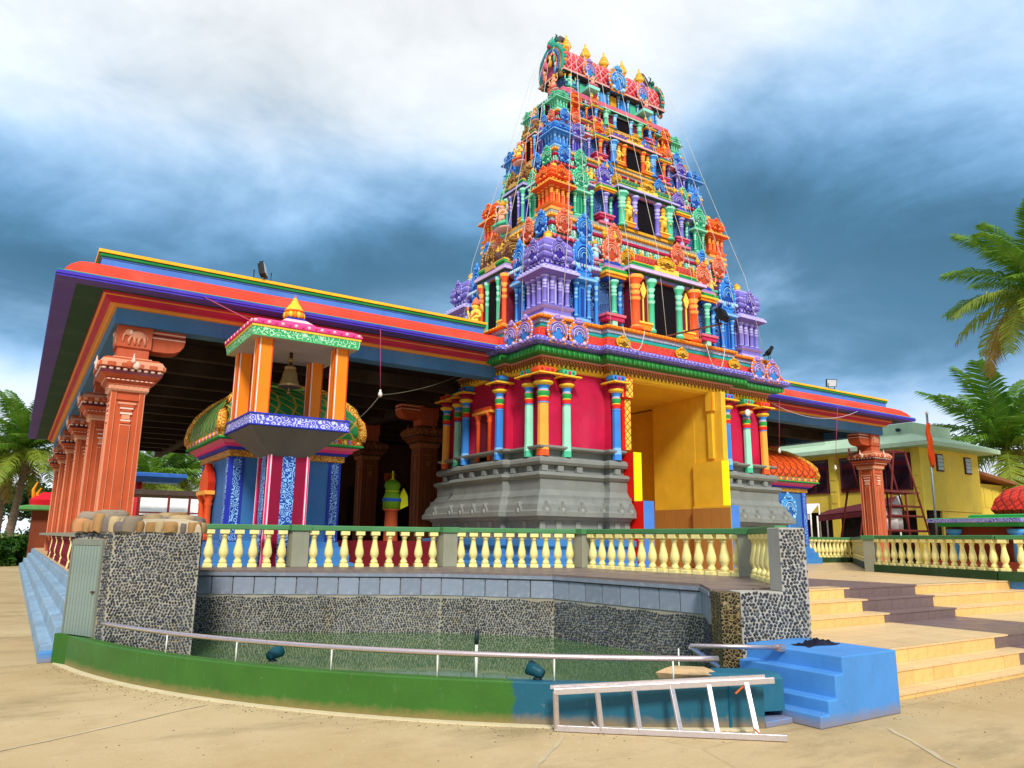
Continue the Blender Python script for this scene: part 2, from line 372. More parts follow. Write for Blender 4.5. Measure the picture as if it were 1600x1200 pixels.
# ---- stairs: six risers with a landing, tiles as pieces
M_tan_r = tile_mat('E8BC74', 'stair_tile', .08, .35, .4, 'B48C4C'); M_br_r = tile_mat('76605C', 'brown_stair_tile', .08, .3, .3, '5A4743')
M_edge = paint('C98A4A', .5, .2, .5)
st = [(4.68, .065), (4.92, .235), (5.20, .40), (6.85, .54), (7.20, .72), (7.50, ZT)]
sx0, sx1 = 7.37, 21.0
b = MB(); z0 = 0.
prof = [(4.69, 0)]
for y, z in st: prof += [(y + .01, prof[-1][1]), (y + .01, z - .004)]
prof = prof[1:] + [(7.6, ZT - .004), (7.6, 0)]
b.extx(prof, sx0, sx1, M_edge)
stairs = b.build('stairs', kind='structure', label='wide tan tiled stairs with a brown centre strip')
me_t = {}
zp = 0.; random.seed(3)
for k, (y, z) in enumerate(st):
    x_end = 16.95 if k > 2 else sx1
    y2 = (st[k + 1][0] + .005) if k < 5 else 7.62
    for (a, c2, mt) in ((sx0 + .002 if k < 3 else 7.58, 11.5, M_terr), (11.503, 13.5, M_brown), (13.503, x_end, M_terr)):
        bb = MB(); bb.box(a, c2, y - .012, y2, z - .022, z, mt)
        bb.build('tread', stairs)
    x = sx0 if k < 3 else 7.58; h = z - zp - .024; w = .42
    while x < x_end - .05:
        brown = 11.3 < x + w / 2 < 13.4
        key = (round(h, 3), brown)
        if key not in me_t:
            tb = MB(); tb.box(.003, w - .003, 0, .02, 0, h, M_br_r if brown else M_tan_r); me_t[key] = tb.mesh('tile')
        put('tile', me_t[key], stairs, T((x, y - .001 + random.uniform(-.0015, .0015), zp + .001)))
        x += w
    zp = z
b = MB(); b.box(16.96, 17.2, 4.6, 7.9, 0, .98, M_blue)
b.build('stair_side_wall', label='low blue wall closing the stairs under the white balustrade', cat='wall')

# ---- blue steps beside the pool
b = MB()
b.ext([(6.09, 0), (6.10, .11), (6.22, .11), (6.22, .225), (6.34, .225), (6.34, .43), (6.46, .43), (6.46, .58), (7.34, .58), (7.34, 0)], 4.336, 5.42, M_blue)
bs = b.build('blue_steps', label='bright blue painted concrete block with steps beside the pool', cat='steps', bevel=.012)
b = MB(); b.box(5.72, 6.085, 4.62, 5.0, 0, .05, M_blue); b.build('low_step', bs, bevel=.008)
b = MB(); b.tube([(6.99, 4.33, .5), (6.99, 4.325, .42)], .012, 6, paint('6E90A8', .5)); 

# ---- pool: inner pebble wall, slate tiles, coping
def mortar(hx, name):
    q = NB(name); n1 = q.noise(q.co(), 1.1, 6, .66); n2 = q.noise(q.co((4, 4, .5)), 1.2, 5, .65)
    c = q.mix(q.mr(n1, .4, .7, 0, .6), lin(hx), lin('8E8874')); c = q.mix(q.mr(n2, .55, .78, 0, .55), c, lin('6A6656')); c = q.mix(q.mr(q.noise(q.co(), 2.4, 4), .58, .75, 0, .4), c, lin('B08E50'))
    q.bump(q.noise(q.co(), 60, 3), .4, .006); return q.fin(c, .9, .15)
PEBM = [paint(h, .5, .3, .3) for h in ('30353F', '3C434E', '4C535E', '4A4946', '62656C', '383E48')]
def pebbles(name, parent, p0, p1, z0, z1, seed, s=.040, keep=None):
    """river pebbles set close together in the face of a wall running from p0 to p1 (outside on the right hand)"""
    rnd = random.Random(seed); a, c = Vector(p0), Vector(p1); d = (c - a); Lg = d.length; d.normalize(); nrm_ = Vector((d.y, -d.x)); b = MB(); row = 0; z = z0 + s * .5
    while z < z1 - s * .35:
        u = s * (.5 if row % 2 else .98)
        while u < Lg - s * .35:
            uu, zz_ = u + rnd.uniform(-.17, .17) * s + .3 * s * math.sin(z * 23), z + rnd.uniform(-.17, .17) * s + .35 * s * math.sin(u * 9 + seed)
            if keep is None or keep(uu, zz_):
                ra, rb, an = s * rnd.uniform(.42, .54), s * rnd.uniform(.34, .45), rnd.uniform(0, 3.14); dp = s * rnd.uniform(.22, .42); n = 7; vs = []
                for f, o in ((1., -.002), (.72, dp * .75)):
                    for k in range(n):
                        t = 2 * math.pi * k / n; x, y = ra * f * math.cos(t), rb * f * math.sin(t); x, y = x * math.cos(an) - y * math.sin(an), x * math.sin(an) + y * math.cos(an)
                        q = a + d * (uu + x) + nrm_ * o; vs.append((q.x, q.y, zz_ + y))
                q = a + d * uu + nrm_ * dp; vs.append((q.x, q.y, zz_))
                b.add(vs, [(k, (k + 1) % n, n + (k + 1) % n, n + k) for k in range(n)] + [(n + k, n + (k + 1) % n, 2 * n) for k in range(n)], rnd.choice(PEBM), True)
            u += s * .98
        z += s * .84; row += 1
    return b.build(name, parent, kind='stuff')
M_peb = mortar('A8A292', 'mortar_warm'); M_peb2 = mortar('B2AFA6', 'mortar_grey')
M_slate = tile_mat('858E9E', 'slate_tile', .12, .4, .55, 'ACB0B6'); M_cop = grid_tile('7D6E68', '5F5450', 'brown_coping_tile', 3.0, .45)
M_gapshade = paint('2A2A30', .8)
pool = root('pool_wall', (5.5, 10.5, 0), 'pebbled and slate tiled inner wall of the ornamental pool', 'wall')
def off(poly, d):
    """shift an open polyline sideways (to its left)"""
    o = []
    for i, p in enumerate(poly):
        p = Vector(p); a = (p - Vector(poly[i - 1])).normalized() if i else None; c = (Vector(poly[i + 1]) - p).normalized() if i < len(poly) - 1 else None
        a = a or c; c = c or a; na, nb = Vector((-a.y, a.x)), Vector((-c.y, c.x)); m = (na + nb) / (1 + na.dot(nb))
        o.append(tuple(p + m * d))
    return o
def ribbon(poly, d0, d1, z0, z1, mat, name, parent, **k):
    A, D = off(poly, d0), off(poly, d1); n = len(A); b = MB()
    pl = A + D[::-1]
    b.stack(pl[::-1] if sum(pl[i - 1][0] * pl[i][1] - pl[i][0] * pl[i - 1][1] for i in range(len(pl))) < 0 else pl, [(0, z0), (0, z1)], mat)
    return b.build(name, parent, **k)
ribbon(C, .0, .3, -.05, .70, M_peb, 'pebble_bed', pool)
for i in range(4): pebbles('pebbles', pool, C[i], C[i + 1], .08, .70, 40 + i, .041)
ribbon(C, .02, .3, .70, .968, paint('C2C0BA', .8), 'grout_bed', pool)
ribbon(C, .04, .3, .968, 1.0, M_gapshade, 'shadow_gap', pool)  # near-black strip: shade under the coping edge painted as a solid
ribbon(C, -.04, .3, .985, 1.035, M_slate, 'coping_edge', pool)
for i in range(4):
    a, c = Vector(C[i]), Vector(C[i + 1]); d = c - a; n = max(1, round(d.length / .34)); w = d.length / n
    tb = MB(); tb.box(.009, w - .009, -.012, .03, 0, .262, M_slate); me = tb.mesh('slate_tile')
    for k in range(n):
        put('slate_tile', me, pool, T((*(a + d * k / n), .703)) @ RZ(math.atan2(d.y, d.x)))
bo = off(B, .22)
cop = C + bo[::-1]
b = MB(); b.stack([(x, y) for x, y in cop], [(0.02, 1.036), (0.02, 1.07)], M_cop); 
b.stack([(x, y) for x, y in off(C, .02) + bo[::-1]], [(0, .5), (0, 1.034)], M_cop, cap=False, capb=False)
b.build('coping', pool)

# outer low wall on a shallow arc
def arc(r, a0, a1, n): return [(10.1 + r * math.cos(R(a0 + (a1 - a0) * i / n)), 13.1 + r * math.sin(R(a0 + (a1 - a0) * i / n))) for i in range(n + 1)]
def split_mat():
    q = NB('green_and_teal_paint'); s = q.n('ShaderNodeSeparateXYZ', {0: q.co(kind='Object')})
    n = q.noise(q.co(), 7, 3); f = q.math('ADD', s.outputs[0], q.math('MULTIPLY', q.math('SUBTRACT', n, .5), .22))
    n1 = q.mr(q.noise(q.co(), 1.8, 4), .3, .7, .85, 1.15)
    c = q.mix(q.mr(f, .0, .03, 0, 1), lin('36691F'), lin('14586E'))
    c = q.mix(1., c, q.n('ShaderNodeCombineColor', {0: n1, 1: n1, 2: n1}).outputs[0], 'MULTIPLY')
    c = q.mix(q.mr(q.noise(q.co((4, 4, 1)), 6, 4), .62, .8, 0, .3), c, lin('7C8F72'))
    c = q.mix(q.mr(q.noise(q.co(), 16, 6, .72), .66, .71, 0, .5), c, lin('8C9A80'))
    sp = q.noise(q.co(), 8, 6, .75)
    c = q.mix(q.mr(q.math('SUBTRACT', s.outputs[2], q.math('MULTIPLY', sp, .15)), -.05, .03, .7, 0), c, lin('96794C'))
    q.bump(q.math('ADD', q.noise(q.co(), 5, 3), q.math('MULTIPLY', q.noise(q.co(), 40, 3), .3)), .25, .02)
    return q.fin(c, .5)
M_gw = split_mat(); M_lip = paint('8FA58A', .6, .15, .4)
def arcwall(a0, a1, name, z0, z1, r0, r1, mat, parent, lip=True, nn=40):
    o, i = arc(r0, a0, a1, nn), arc(r1, a0, a1, nn); b = MB()
    b.stack(o + i[::-1], [(0, z0), (0, z1 - .012), (-.012, z1)] if lip else [(0, z0), (0, z1)], mat)
    return b
pw = root('curved_pool_wall', (3.85, 5.82, 0), 'low curved green and teal rim wall around the pool', 'wall')
b = arcwall(-170.2, -117.4, 'rim', 0, .36, 9.55, 9.41, M_gw, pw)
me = b; xs = me.v; ob = None
c0 = Vector((3.86, 5.85, 0)); me.v = [(p[0] - c0.x, p[1] - c0.y, p[2]) for p in me.v]; put('rim', me.mesh('rim'), pw, T(c0))
# cement smear where the rim meets the yard
b = arcwall(-170, -118, 'foot', 0, .012, 9.63, 9.54, M_cem, pw, False); b.build('cement_foot', pw)
# teal rounded end by the blue steps and its flat stone
M_teal = paint('14607A', .4, .12, .25)
b = MB(); b.stack([(5.50, 5.10), (5.85, 4.75), (6.06, 4.68), (6.16, 4.80), (6.12, 5.05), (5.75, 5.30)], [(0, .1), (0, .37), (-.03, .41)], M_teal); b.build('rounded_end', pw)
b = MB(); b.box(5.42, 5.52, 4.76, 4.90, 0, .36, M_teal); b.build('end_post', pw)
M_flag = tile_mat('B89A72', 'flagstone', .2, .7, .6, '6E6254')
b = MB(); b.stack([(5.22, 5.42), (5.40, 5.16), (5.62, 5.06), (5.70, 5.26), (5.45, 5.50)], [(0, .34), (.02, .39), (-.05, .43)], M_flag); b.build('flat_stone', pw)
# water
def water_mat():
    q = NB('green_pool_water')
    n1 = q.noise(q.co(), 1.2, 3); q.bump(q.noise(q.co(), 9, 3), .05, .01)
    q.b.inputs['IOR'].default_value = 1.33
    return q.fin(q.mix(q.mr(n1, .35, .7, 0, 1), lin('4E6C3C'), lin('42643E')), .025, .7)
b = MB(); wp = arc(9.42, -168, -117.4, 30) + [(6.2, 5.3), (6.9, 5.8)] + off(C, .1)[::-1]
b.add([(x, y, .13) for x, y in wp], [list(range(len(wp)))], water_mat()); b.build('pool_water', kind='structure', label='still green water in the pool')

# handrail round the pool
M_steel = metal('D8C9CC', .28, 'steel_tube'); M_wpost = paint('E8E8DC', .5)
hr = root('handrail', (3.2, 6.6, .36), 'curved steel handrail on thin white posts along the pool rim', 'railing')
b = MB(); b.tube([(*p, .565) for p in arc(9.46, -163.5, -119.6, 40)], .026, 10, M_steel); b.build('rail', hr)
for a in (-154.8, -148.4, -141.5, -135, -128.5, -122.1):
    x, y = arc(9.47, a, a, 1)[0]; b = MB(); b.tube([(x, y, .35), (x, y, .555)], .008, 6, M_wpost); b.build('post', hr)
hr2 = root('short_handrail', (6.1, 5.2, .4), 'short steel handrail joining the pool corner to the blue steps', 'railing')
b = MB(); b.tube([(5.75, 5.52, .58), (6.43, 4.98, .583)], .022, 10, M_steel); b.build('rail', hr2)
b = MB(); b.box(6.40, 6.47, 4.94, 5.02, .55, .61, M_steel); b.build('wall_plate', hr2)
b = MB(); b.tube([(5.62, 5.55, .12), (5.62, 5.55, .56)], .007, 6, M_wpost); b.build('post', hr2)
b = MB(); b.bar((5.75, 5.52, .57), (6.12, 5.50, .36), .035, .035, M_steel); b.build('brace', hr2)

# pool lamps and fountain pipe
M_blk = paint('1C2A30', .35, .1, .2); M_lampteal = paint('0F4A58', .3, .1, .2); M_glass = paint('C8DCE0', .15, .05, .1)
for (x, y, aim, lab) in ((2.36, 7.98, (.55, .25), 'small teal pool lamp on the green rim, left of centre'), (4.12, 5.83, (-.25, .5), 'small teal pool lamp on the rim above the ladder')):
    lr = root('pool_lamp', (x, y, .36), lab, 'lamp', 'lamps on the pool rim')
    b = MB(); b.lathe(x, y, [(.045, .36), (.04, .375), (.018, .38), (.018, .42)], 8, M_blk); b.build('base', lr)
    b = MB(); d = Vector((*aim, .18)).normalized(); p = Vector((x, y, .43))
    b.tube([p - d * .06, p - d * .03, p + d * .03, p + d * .09], .04, 10, M_lampteal, r1=.07); b.build('head', lr)
    b = MB(); b.tube([p + d * .088, p + d * .094], .062, 10, M_glass); b.build('lens', lr)
fr = root('fountain_pipe', (4.354, 7.3, .1), 'thin white fountain pipe with a dark nozzle standing in the pool', 'pipe')
b = MB(); b.tube([(4.354, 7.3, .05), (4.35, 7.3, .48)], .016, 8, M_wpost); b.build('pipe', fr)
b = MB(); b.tube([(4.35, 7.3, .48), (4.35, 7.3, .53), (4.35, 7.3, .62)], .024, 8, M_blk); b.build('nozzle', fr)

# ---- pebbled end pillar between pool and stairs
M_dirt = pebble(24, '3A3220', '8C7440', .6, 'mossy_pebble')
pp = root('pebble_pillar', (7.0, 5.5, .3), 'L-shaped pebbled end pillar between pool and tiled stairs', 'pillar')
A_, B_ = Vector((6.57, 5.75)), Vector((7.42, 5.33)); dv = (B_ - A_).normalized(); nv = Vector((-dv.y, dv.x)); Lw = (B_ - A_).length
def wallM(): return T((A_.x, A_.y, 0)) @ RZ(math.atan2(dv.y, dv.x))
b = MB(); b.M = wallM(); b.box(.16, Lw, 0, .3, 0, 1.06, M_peb2); b.box(Lw - .30, Lw, 0, .3, 1.06, 1.755, M_peb2); b.build('pebble_bed', pp, bevel=.01)
b = MB(); b.M = wallM(); b.box(-.06, .158, .01, .3, 0, 1.05, M_dirt); b.build('mossy_strip', pp)
Pa, Pb = A_ + dv * .16, B_
pebbles('pebbles', pp, Pa, Pb, .30, 1.755, 50, .042, lambda u, z: z < 1.05 or u > Lw - .16 - .29)
pebbles('pebbles', pp, B_, B_ + nv * .3, .58, 1.755, 51, .042)

# ---- balustrades
M_bal = paint('F2E496', .5, .08, .45); M_rail = paint('4A8250', .45, .12, .3); M_post = paint('93937F', .6, .12, .3); M_dkgreen = paint('2C4A28', .5, .15, .4)
def baluster_mesh(mat, h=.63, s=1.):
    b = MB(); k = h / .63
    b.sq(0, 0, [(.058 * s, 0), (.058 * s, .05 * k), (.05 * s, .06 * k)], mat)
    b.lathe(0, 0, [(.045 * s, .06 * k), (.055 * s, .09 * k), (.042 * s, .12 * k), (.032 * s, .145 * k), (.05 * s, .18 * k), (.062 * s, .23 * k), (.058 * s, .29 * k), (.044 * s, .37 * k), (.034 * s, .45 * k), (.031 * s, .51 * k), (.045 * s, .52 * k), (.034 * s, .535 * k), (.05 * s, .555 * k)], 10, mat)
    b.sq(0, 0, [(.05 * s, .555 * k), (.06 * s, .565 * k), (.06 * s, h)], mat)
    return b.mesh('baluster')
BM = baluster_mesh(M_bal, .63, 1.3)
def balustrade(pts, counts, z0, rt, lab, posts, base=None, mesh=BM, rail_m=M_rail, post_w=.15, railh=.09):
    rx, ry = pts[len(pts) // 2]; bl = root('balustrade', (rx, ry, z0), lab, 'balustrade')
    for i, n in enumerate(counts):
        a, c = Vector(pts[i]), Vector(pts[i + 1]); d = c - a; ang = math.atan2(d.y, d.x)
        b = MB(); b.M = T((a.x, a.y, 0)) @ RZ(ang); b.box(0, d.length, -.075, .075, rt - railh, rt, rail_m); b.build('rail', bl, bevel=.015)
        if base: b = MB(); b.M = T((a.x, a.y, 0)) @ RZ(ang); b.box(0, d.length, -.1, .1, z0 - base, z0 + .003, M_dkgreen); b.build('base', bl)
        e0 = post_w + .12 if posts[i] else .12; e1 = post_w + .12 if posts[i + 1] else .12
        for k in range(n):
            f = e0 + (d.length - e0 - e1) * (k / (n - 1) if n > 1 else .5)
            put('baluster', mesh, bl, T((*(a + d.normalized() * f), z0)) @ RZ(ang))
    for p, f in zip(pts, posts):
        if f: b = MB(); b.box(p[0] - post_w, p[0] + post_w, p[1] - post_w, p[1] + post_w, z0 - (base or 0), rt - .012, M_post); b.build('post', bl, bevel=.01); b = MB(); b.box(p[0] - post_w - .03, p[0] + post_w + .03, p[1] - post_w - .03, p[1] + post_w + .03, rt - railh - .01, rt + .006, rail_m); b.build('post_cap', bl, bevel=.012)
    return bl
balustrade(B, [6, 9, 10, 14, 6], 1.07, 1.795, 'cream balustrade with green rail on the pool coping', [0, 1, 1, 1, 1, 0])
balustrade([(23.6, 17.0), (26.4, 16.9), (18.4, 11.27), (16.95, 7.65), (17.08, 5.0)], [12, 34, 14, 9], 1.06, 1.78, 'cream balustrade with dark green base right of the stairs', [0, 1, 1, 0, 0], base=.19)
# balustrade along the hall's left edge
M_dred = paint('6E1424', .45, .1, .2); BMr = baluster_mesh(M_dred, .66, .95); BMy = baluster_mesh(M_bal, .66, .9)
lb = root('balustrade', (1.12, 25, ZT), 'dark red and cream balustrade along the open left side of the hall', 'balustrade')
b = MB(); b.box(1.05, 1.2, 13.5, 41, ZT + .66, ZT + .75, M_post); b.build('rail', lb)
yy = 13.7; k = 0
while yy < 30:
    put('baluster', BMr if k % 5 != 4 else BMy, lb, T((1.12, yy, ZT))); yy += .62; k += 1

# ---- stepped blue-grey plinth along the hall's left side
M_lstep = paint('86A2B8', .6, .25, .8)
b = MB(); b.ext([(.46, 0), (.47, .2), (.60, .22), (.61, .43), (.74, .45), (.75, .66), (.88, .68), (.89, ZT - .003), (1.02, ZT - .003), (1.02, 0)], 11.62, 44, M_lstep)
b.build('side_steps', label='faded blue-grey steps along the left side of the hall', cat='steps', bevel=.012)
b = MB(); b.ext([(.455, 0), (.462, .13), (.72, .14), (.72, 0)], 11.52, 11.63, M_blue); b.build('step_end', label='bright blue lowest step end beside the green rim', cat='step', bevel=.01)

# ---- pump house at the pool's left end
ph = root('pump_house', (1.5, 11.6, 0), 'pebbled pump house with a grey ribbed door and stone-topped roof', 'hut')
PL, PC, PR = Vector((.70, 11.5)), Vector((1.076, 10.70)), Vector((1.97, 10.02))
b = MB(); b.stack([(.70, 11.5), (1.076, 10.70), (1.97, 10.02), (2.55, 13.0), (1.0, 13.4)], [(0, 0), (0, 1.63)], M_peb); b.build('pebble_bed', ph)
pebbles('pebbles', ph, PC, PR, .08, 1.63, 60, .040)
pebbles('pebbles', ph, PL, PC, .34, 1.63, 61, .040, lambda u, z: u > .72 or z > 1.55)
pebbles('pebbles', ph, PR, (2.55, 13.0), .1, 1.63, 62, .046)
dv2 = (PC - PL).normalized(); Ld = (PC - PL).length; DM = T((PL.x, PL.y, 0)) @ RZ(math.atan2(dv2.y, dv2.x))
M_door = paint('86978E', .45, .1, .45); M_dfr = paint('7F8578', .5, .12, .4)
b = MB(); b.M = DM
b.box(.005, .04, -.03, .0, .34, 1.53, M_dfr); b.box(.66, .70, -.03, .0, .34, 1.53, M_dfr); b.box(.04, .66, -.03, .0, 1.46, 1.53, M_dfr); dfr = b.build('door_frame', ph)
dr = MB(); dr.M = DM; dr.box(.042, .658, -.014, -.002, .35, 1.458, M_door); dr = dr.build('door', ph)
for k in range(9):
    b = MB(); b.M = DM; x = .046 + k * .0682; b.box(x, x + .056, -.024, -.014, .352, 1.456, M_door); b.build('door_rib', dr)
b = MB(); b.M = DM; b.box(.58, .64, -.045, -.024, .88, .90, metal('6A4A34', .5, 'rusty_bolt')); b.build('bolt', dr)
M_gw2 = paint('36691F', .5, .12, .3)
b = MB(); b.M = DM; b.box(-.03, .75, -.09, -.032, 0, .36, M_gw2); b.build('sill', ph)
# rough capstones
random.seed(11)
STN = [tile_mat(h, 'capstone', .2, .8, .7, c) for h, c in (('9A7648', '5C4A34'), ('8A7C6A', '5A5248'), ('AC8E60', '6C5638'), ('726864', '4A4444'), ('B48054', '7C5A40'), ('A8926C', '7A5A38'))]
def stone(cx, cy, z, rx, ry, rz, mat):
    n = 8; b = MB(); ph0 = random.random() * 6; rr = [random.uniform(.7, 1.15) for _ in range(n)]
    def ring(f, zz): return [(cx + rx * f * rr[i] * math.cos(ph0 + 2 * math.pi * i / n), cy + ry * f * rr[i] * math.sin(ph0 + 2 * math.pi * i / n), z + rz * (zz + random.uniform(-.06, .06))) for i in range(n)]
    rs = [ring(.95, 0), ring(1., .5), ring(.93, .85), ring(.72, 1.)]
    for k in range(3): b.add(rs[k] + rs[k + 1], [(i, (i + 1) % n, n + (i + 1) % n, n + i) for i in range(n)], mat, True)
    b.add(rs[3], [list(range(n))], mat, True); return b.build('capstone', ph)
b = MB(); b.stack([(.72, 11.48), (1.09, 10.72), (1.96, 10.05), (2.52, 12.98), (1.02, 13.36)], [(.01, 1.632), (.0, 1.70), (-.05, 1.77), (-.2, 1.80)], paint('B4A488', .85, .25, .6)); b.build('mortar_bed', ph)
edge = [(.72, 11.45), (1.09, 10.74), (1.93, 10.1), (2.5, 12.9)]
for i in range(3):
    a, c = Vector(edge[i]), Vector(edge[i + 1]); d = c - a; n = int(d.length / .12)
    for k in range(n):
        p = a + d * ((k + .5) / n) + Vector((random.uniform(-.02, .02), random.uniform(-.02, .02)))
        stone(p.x, p.y, 1.63, .085 * random.uniform(.6, 1.5), .085 * random.uniform(.8, 1.3), random.uniform(.09, .2) * (1.15 if p.x < 1.3 else .8), random.choice(STN))
for k in range(26):
    f, g = random.random(), random.random(); p = (Vector((.8, 11.5)) * (1 - f) + Vector((1.9, 10.4)) * f) * (1 - g) + (Vector((1.1, 13.1)) * (1 - f) + Vector((2.4, 12.7)) * f) * g
    stone(p.x, p.y, 1.72, random.uniform(.13, .26), random.uniform(.13, .22), random.uniform(.08, .2), random.choice(STN))

# ---- ladder lying on its side against the rim
M_alu = metal('D9CFCF', .38, 'ladder_aluminium', .75)
ld = root('ladder', (4.8, 4.9, 0), 'aluminium stepladder lying on its side against the teal rim', 'ladder')
b0, b1, t0, t1 = Vector((4.05, 5.48, .03)), Vector((5.49, 4.235, .03)), Vector((4.0, 5.42, .333)), Vector((5.64, 4.45, .43))
for a, c in ((b0, b1), (t0, t1)):
    b = MB(); b.bar(a, c, .03, .05, M_alu); b.build('rail', ld, bevel=.004)
b = MB(); b.bar(t0 + Vector((0.0, .05, .03)), t1 + Vector((-.06, .05, .03)), .02, .03, M_alu); b.build('brace_rail', ld)
fb = [.011, .21, .377, .554, .711, .878]; ft = [.008, .194, .358, .529, .698, .87]
for f, g in zip(fb, ft):
    b = MB(); b.bar(b0.lerp(b1, f), t0.lerp(t1, g), .042, .025, M_alu); b.build('rung', ld, bevel=.003)
M_or = paint('D8692C', .5)
for f, g, m_ in ((.9, .95, M_or), (.2, .06, M_alu)):
    b = MB(); b.bar(b0.lerp(b1, f), b0.lerp(b1, f - .03) + Vector((0, .01, .06)), .012, .012, m_); b.build('brace', ld)
b = MB(); b.bar(t0.lerp(t1, .82) + Vector((0, 0, -.09)), t0.lerp(t1, .88), .012, .012, M_or); b.build('brace', ld)

# ---- dark cloth on the blue block
random.seed(5)
b = MB(); nx, ny = 20, 10; vs = []
for j in range(ny + 1):
    for i in range(nx + 1):
        u, v = i / nx * 2 - 1, j / ny * 2 - 1; r = max(0, 1 - u * u - v * v * 1.0)
        vs.append((6.98 + .26 * u * (1 + .1 * math.sin(5 * v)), 4.97 + .11 * v * (1 + .25 * math.sin(4 * u)), .584 + .055 * math.sqrt(r) * (.55 + .45 * math.sin(9 * u + 3 * v) * math.cos(6 * v - 2 * u) + .3 * math.sin(17 * u - 8 * v))))
b.add(vs, [(j * (nx + 1) + i, j * (nx + 1) + i + 1, (j + 1) * (nx + 1) + i + 1, (j + 1) * (nx + 1) + i) for j in range(ny) for i in range(nx)], paint('11142A', .85, .3, .2), True)
b.v = [(x, y, max(z, .5835)) for x, y, z in b.v]
b.build('cloth', label='crumpled dark navy cloth lying on top of the blue block', cat='cloth')

# =================================================================== HALL
M_pur = paint('4B37B8', .45, .12, .25); M_pur_shd = paint('5B4A9A', .6, .15, .35); M_red = paint('EE3F28', .5, .1, .3); M_crim = paint('B9284A', .5, .12, .25)
M_bl = paint('4C82D4', .45, .1, .3); M_gr = paint('1C8E48', .45, .1, .3); M_yel = paint('F2C027', .5, .12, .5); M_teal2 = paint('2FA79A', .5, .1, .2)
M_sof = paint('2A4C3A', .7, .2, .3); M_orl = paint('E0913A', .5, .1, .2); M_beam = paint('4678A8', .55, .14, .4); M_dkb = paint('2A3F98', .5, .1, .2)
M_ceil = paint('1E1210', .85, .25, .3); M_cbeam = paint('3A2C26', .75, .2, .3); M_roofg = paint('8C8C88', .85, .15, .4)  # ceiling and beam browns darkened to paint in the hall's gloom
hall = root('temple_hall', (13.9, 28, ZT), 'open pillared temple hall with red, purple, blue and yellow banded eaves', 'building')
X0, X1, Y0, Y1 = .113, 27.69, 14.8, 42.5
planE = [(X0, Y0), (9.95, Y0), (9.95, 18.6), (17.85, 18.6), (17.85, Y0), (X1, Y0), (X1, Y1), (X0, Y1)]
def hpart(name, prof, mat, plan=planE, **k):
    b = MB(); b.stack(plan, prof, mat, **k); return b.build(name, hall)
hpart('eave_edge', [(0, 6.052), (0, 6.085), (.02, 6.095), (.02, 6.115), (0, 6.125), (0, 6.155)], M_pur, cap=False, capb=False)
hpart('eave_lip', [(0, 6.157, M_teal2), (.004, 6.175), (-.07, 6.19), (-.12, 6.192)], M_teal2, cap=False, capb=False)
hpart('eave_slope', [(-.10, 6.19), (-.12, 6.25), (-.2, 6.36), (-.33, 6.47), (-.5, 6.545), (-.70, 6.575)], M_red, cap=False, capb=False)
hpart('parapet', [(-.69, 6.57), (-.69, 6.73), (-.675, 6.735), (-.675, 6.755)], M_bl, cap=False, capb=False)
hpart('parapet_band', [(-.67, 6.755), (-.645, 6.77), (-.64, 6.80), (-.66, 6.83)], M_gr, cap=False, capb=False)
hpart('parapet_cap', [(-.63, 6.83), (-.62, 6.835), (-.62, 6.895), (-.64, 6.90), (-.95, 6.90), (-.95, 6.60)], M_yel, cap=False, capb=False)
hpart('roof_slab', [(-.93, 6.20), (-.93, 6.62)], M_roofg)
hpart('soffit_border', [(-.001, 6.05), (-.32, 6.044)], M_pur_shd, cap=False, capb=False)  # soffit shade mixed into the eave purple
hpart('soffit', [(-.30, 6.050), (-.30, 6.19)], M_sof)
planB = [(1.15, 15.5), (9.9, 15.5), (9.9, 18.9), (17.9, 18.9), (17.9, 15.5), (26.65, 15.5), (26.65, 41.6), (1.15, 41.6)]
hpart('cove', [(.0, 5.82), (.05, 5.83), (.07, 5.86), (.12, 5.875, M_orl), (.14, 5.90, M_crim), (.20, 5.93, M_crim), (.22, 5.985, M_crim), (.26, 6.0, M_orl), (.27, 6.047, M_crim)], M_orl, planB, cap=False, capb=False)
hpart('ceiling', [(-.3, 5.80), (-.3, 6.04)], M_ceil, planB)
def beam(x0, x1, y0, y1, z0, z1, mat, name='beam'): return box_obj(name, x0, x1, y0, y1, z0, z1, mat, hall)
beam(1.15, 9.85, 15.5, 15.9, 5.52, 5.825, M_beam); beam(17.95, 26.65, 15.5, 15.9, 5.52, 5.825, M_beam)
beam(1.15, 1.55, 15.905, 41.6, 5.52, 5.825, M_beam); beam(26.25, 26.65, 15.905, 41.6, 5.52, 5.825, M_beam)
for k in range(13):
    y = 17.7 + 1.78 * k
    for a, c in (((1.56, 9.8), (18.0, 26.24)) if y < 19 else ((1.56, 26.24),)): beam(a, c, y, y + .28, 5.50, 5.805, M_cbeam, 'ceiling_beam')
for x in (5.7, 10.1, 17.7, 22.0): beam(x - .16, x + .16, 19.0, 41.4, 5.45, 5.803, M_cbeam, 'ceiling_beam')

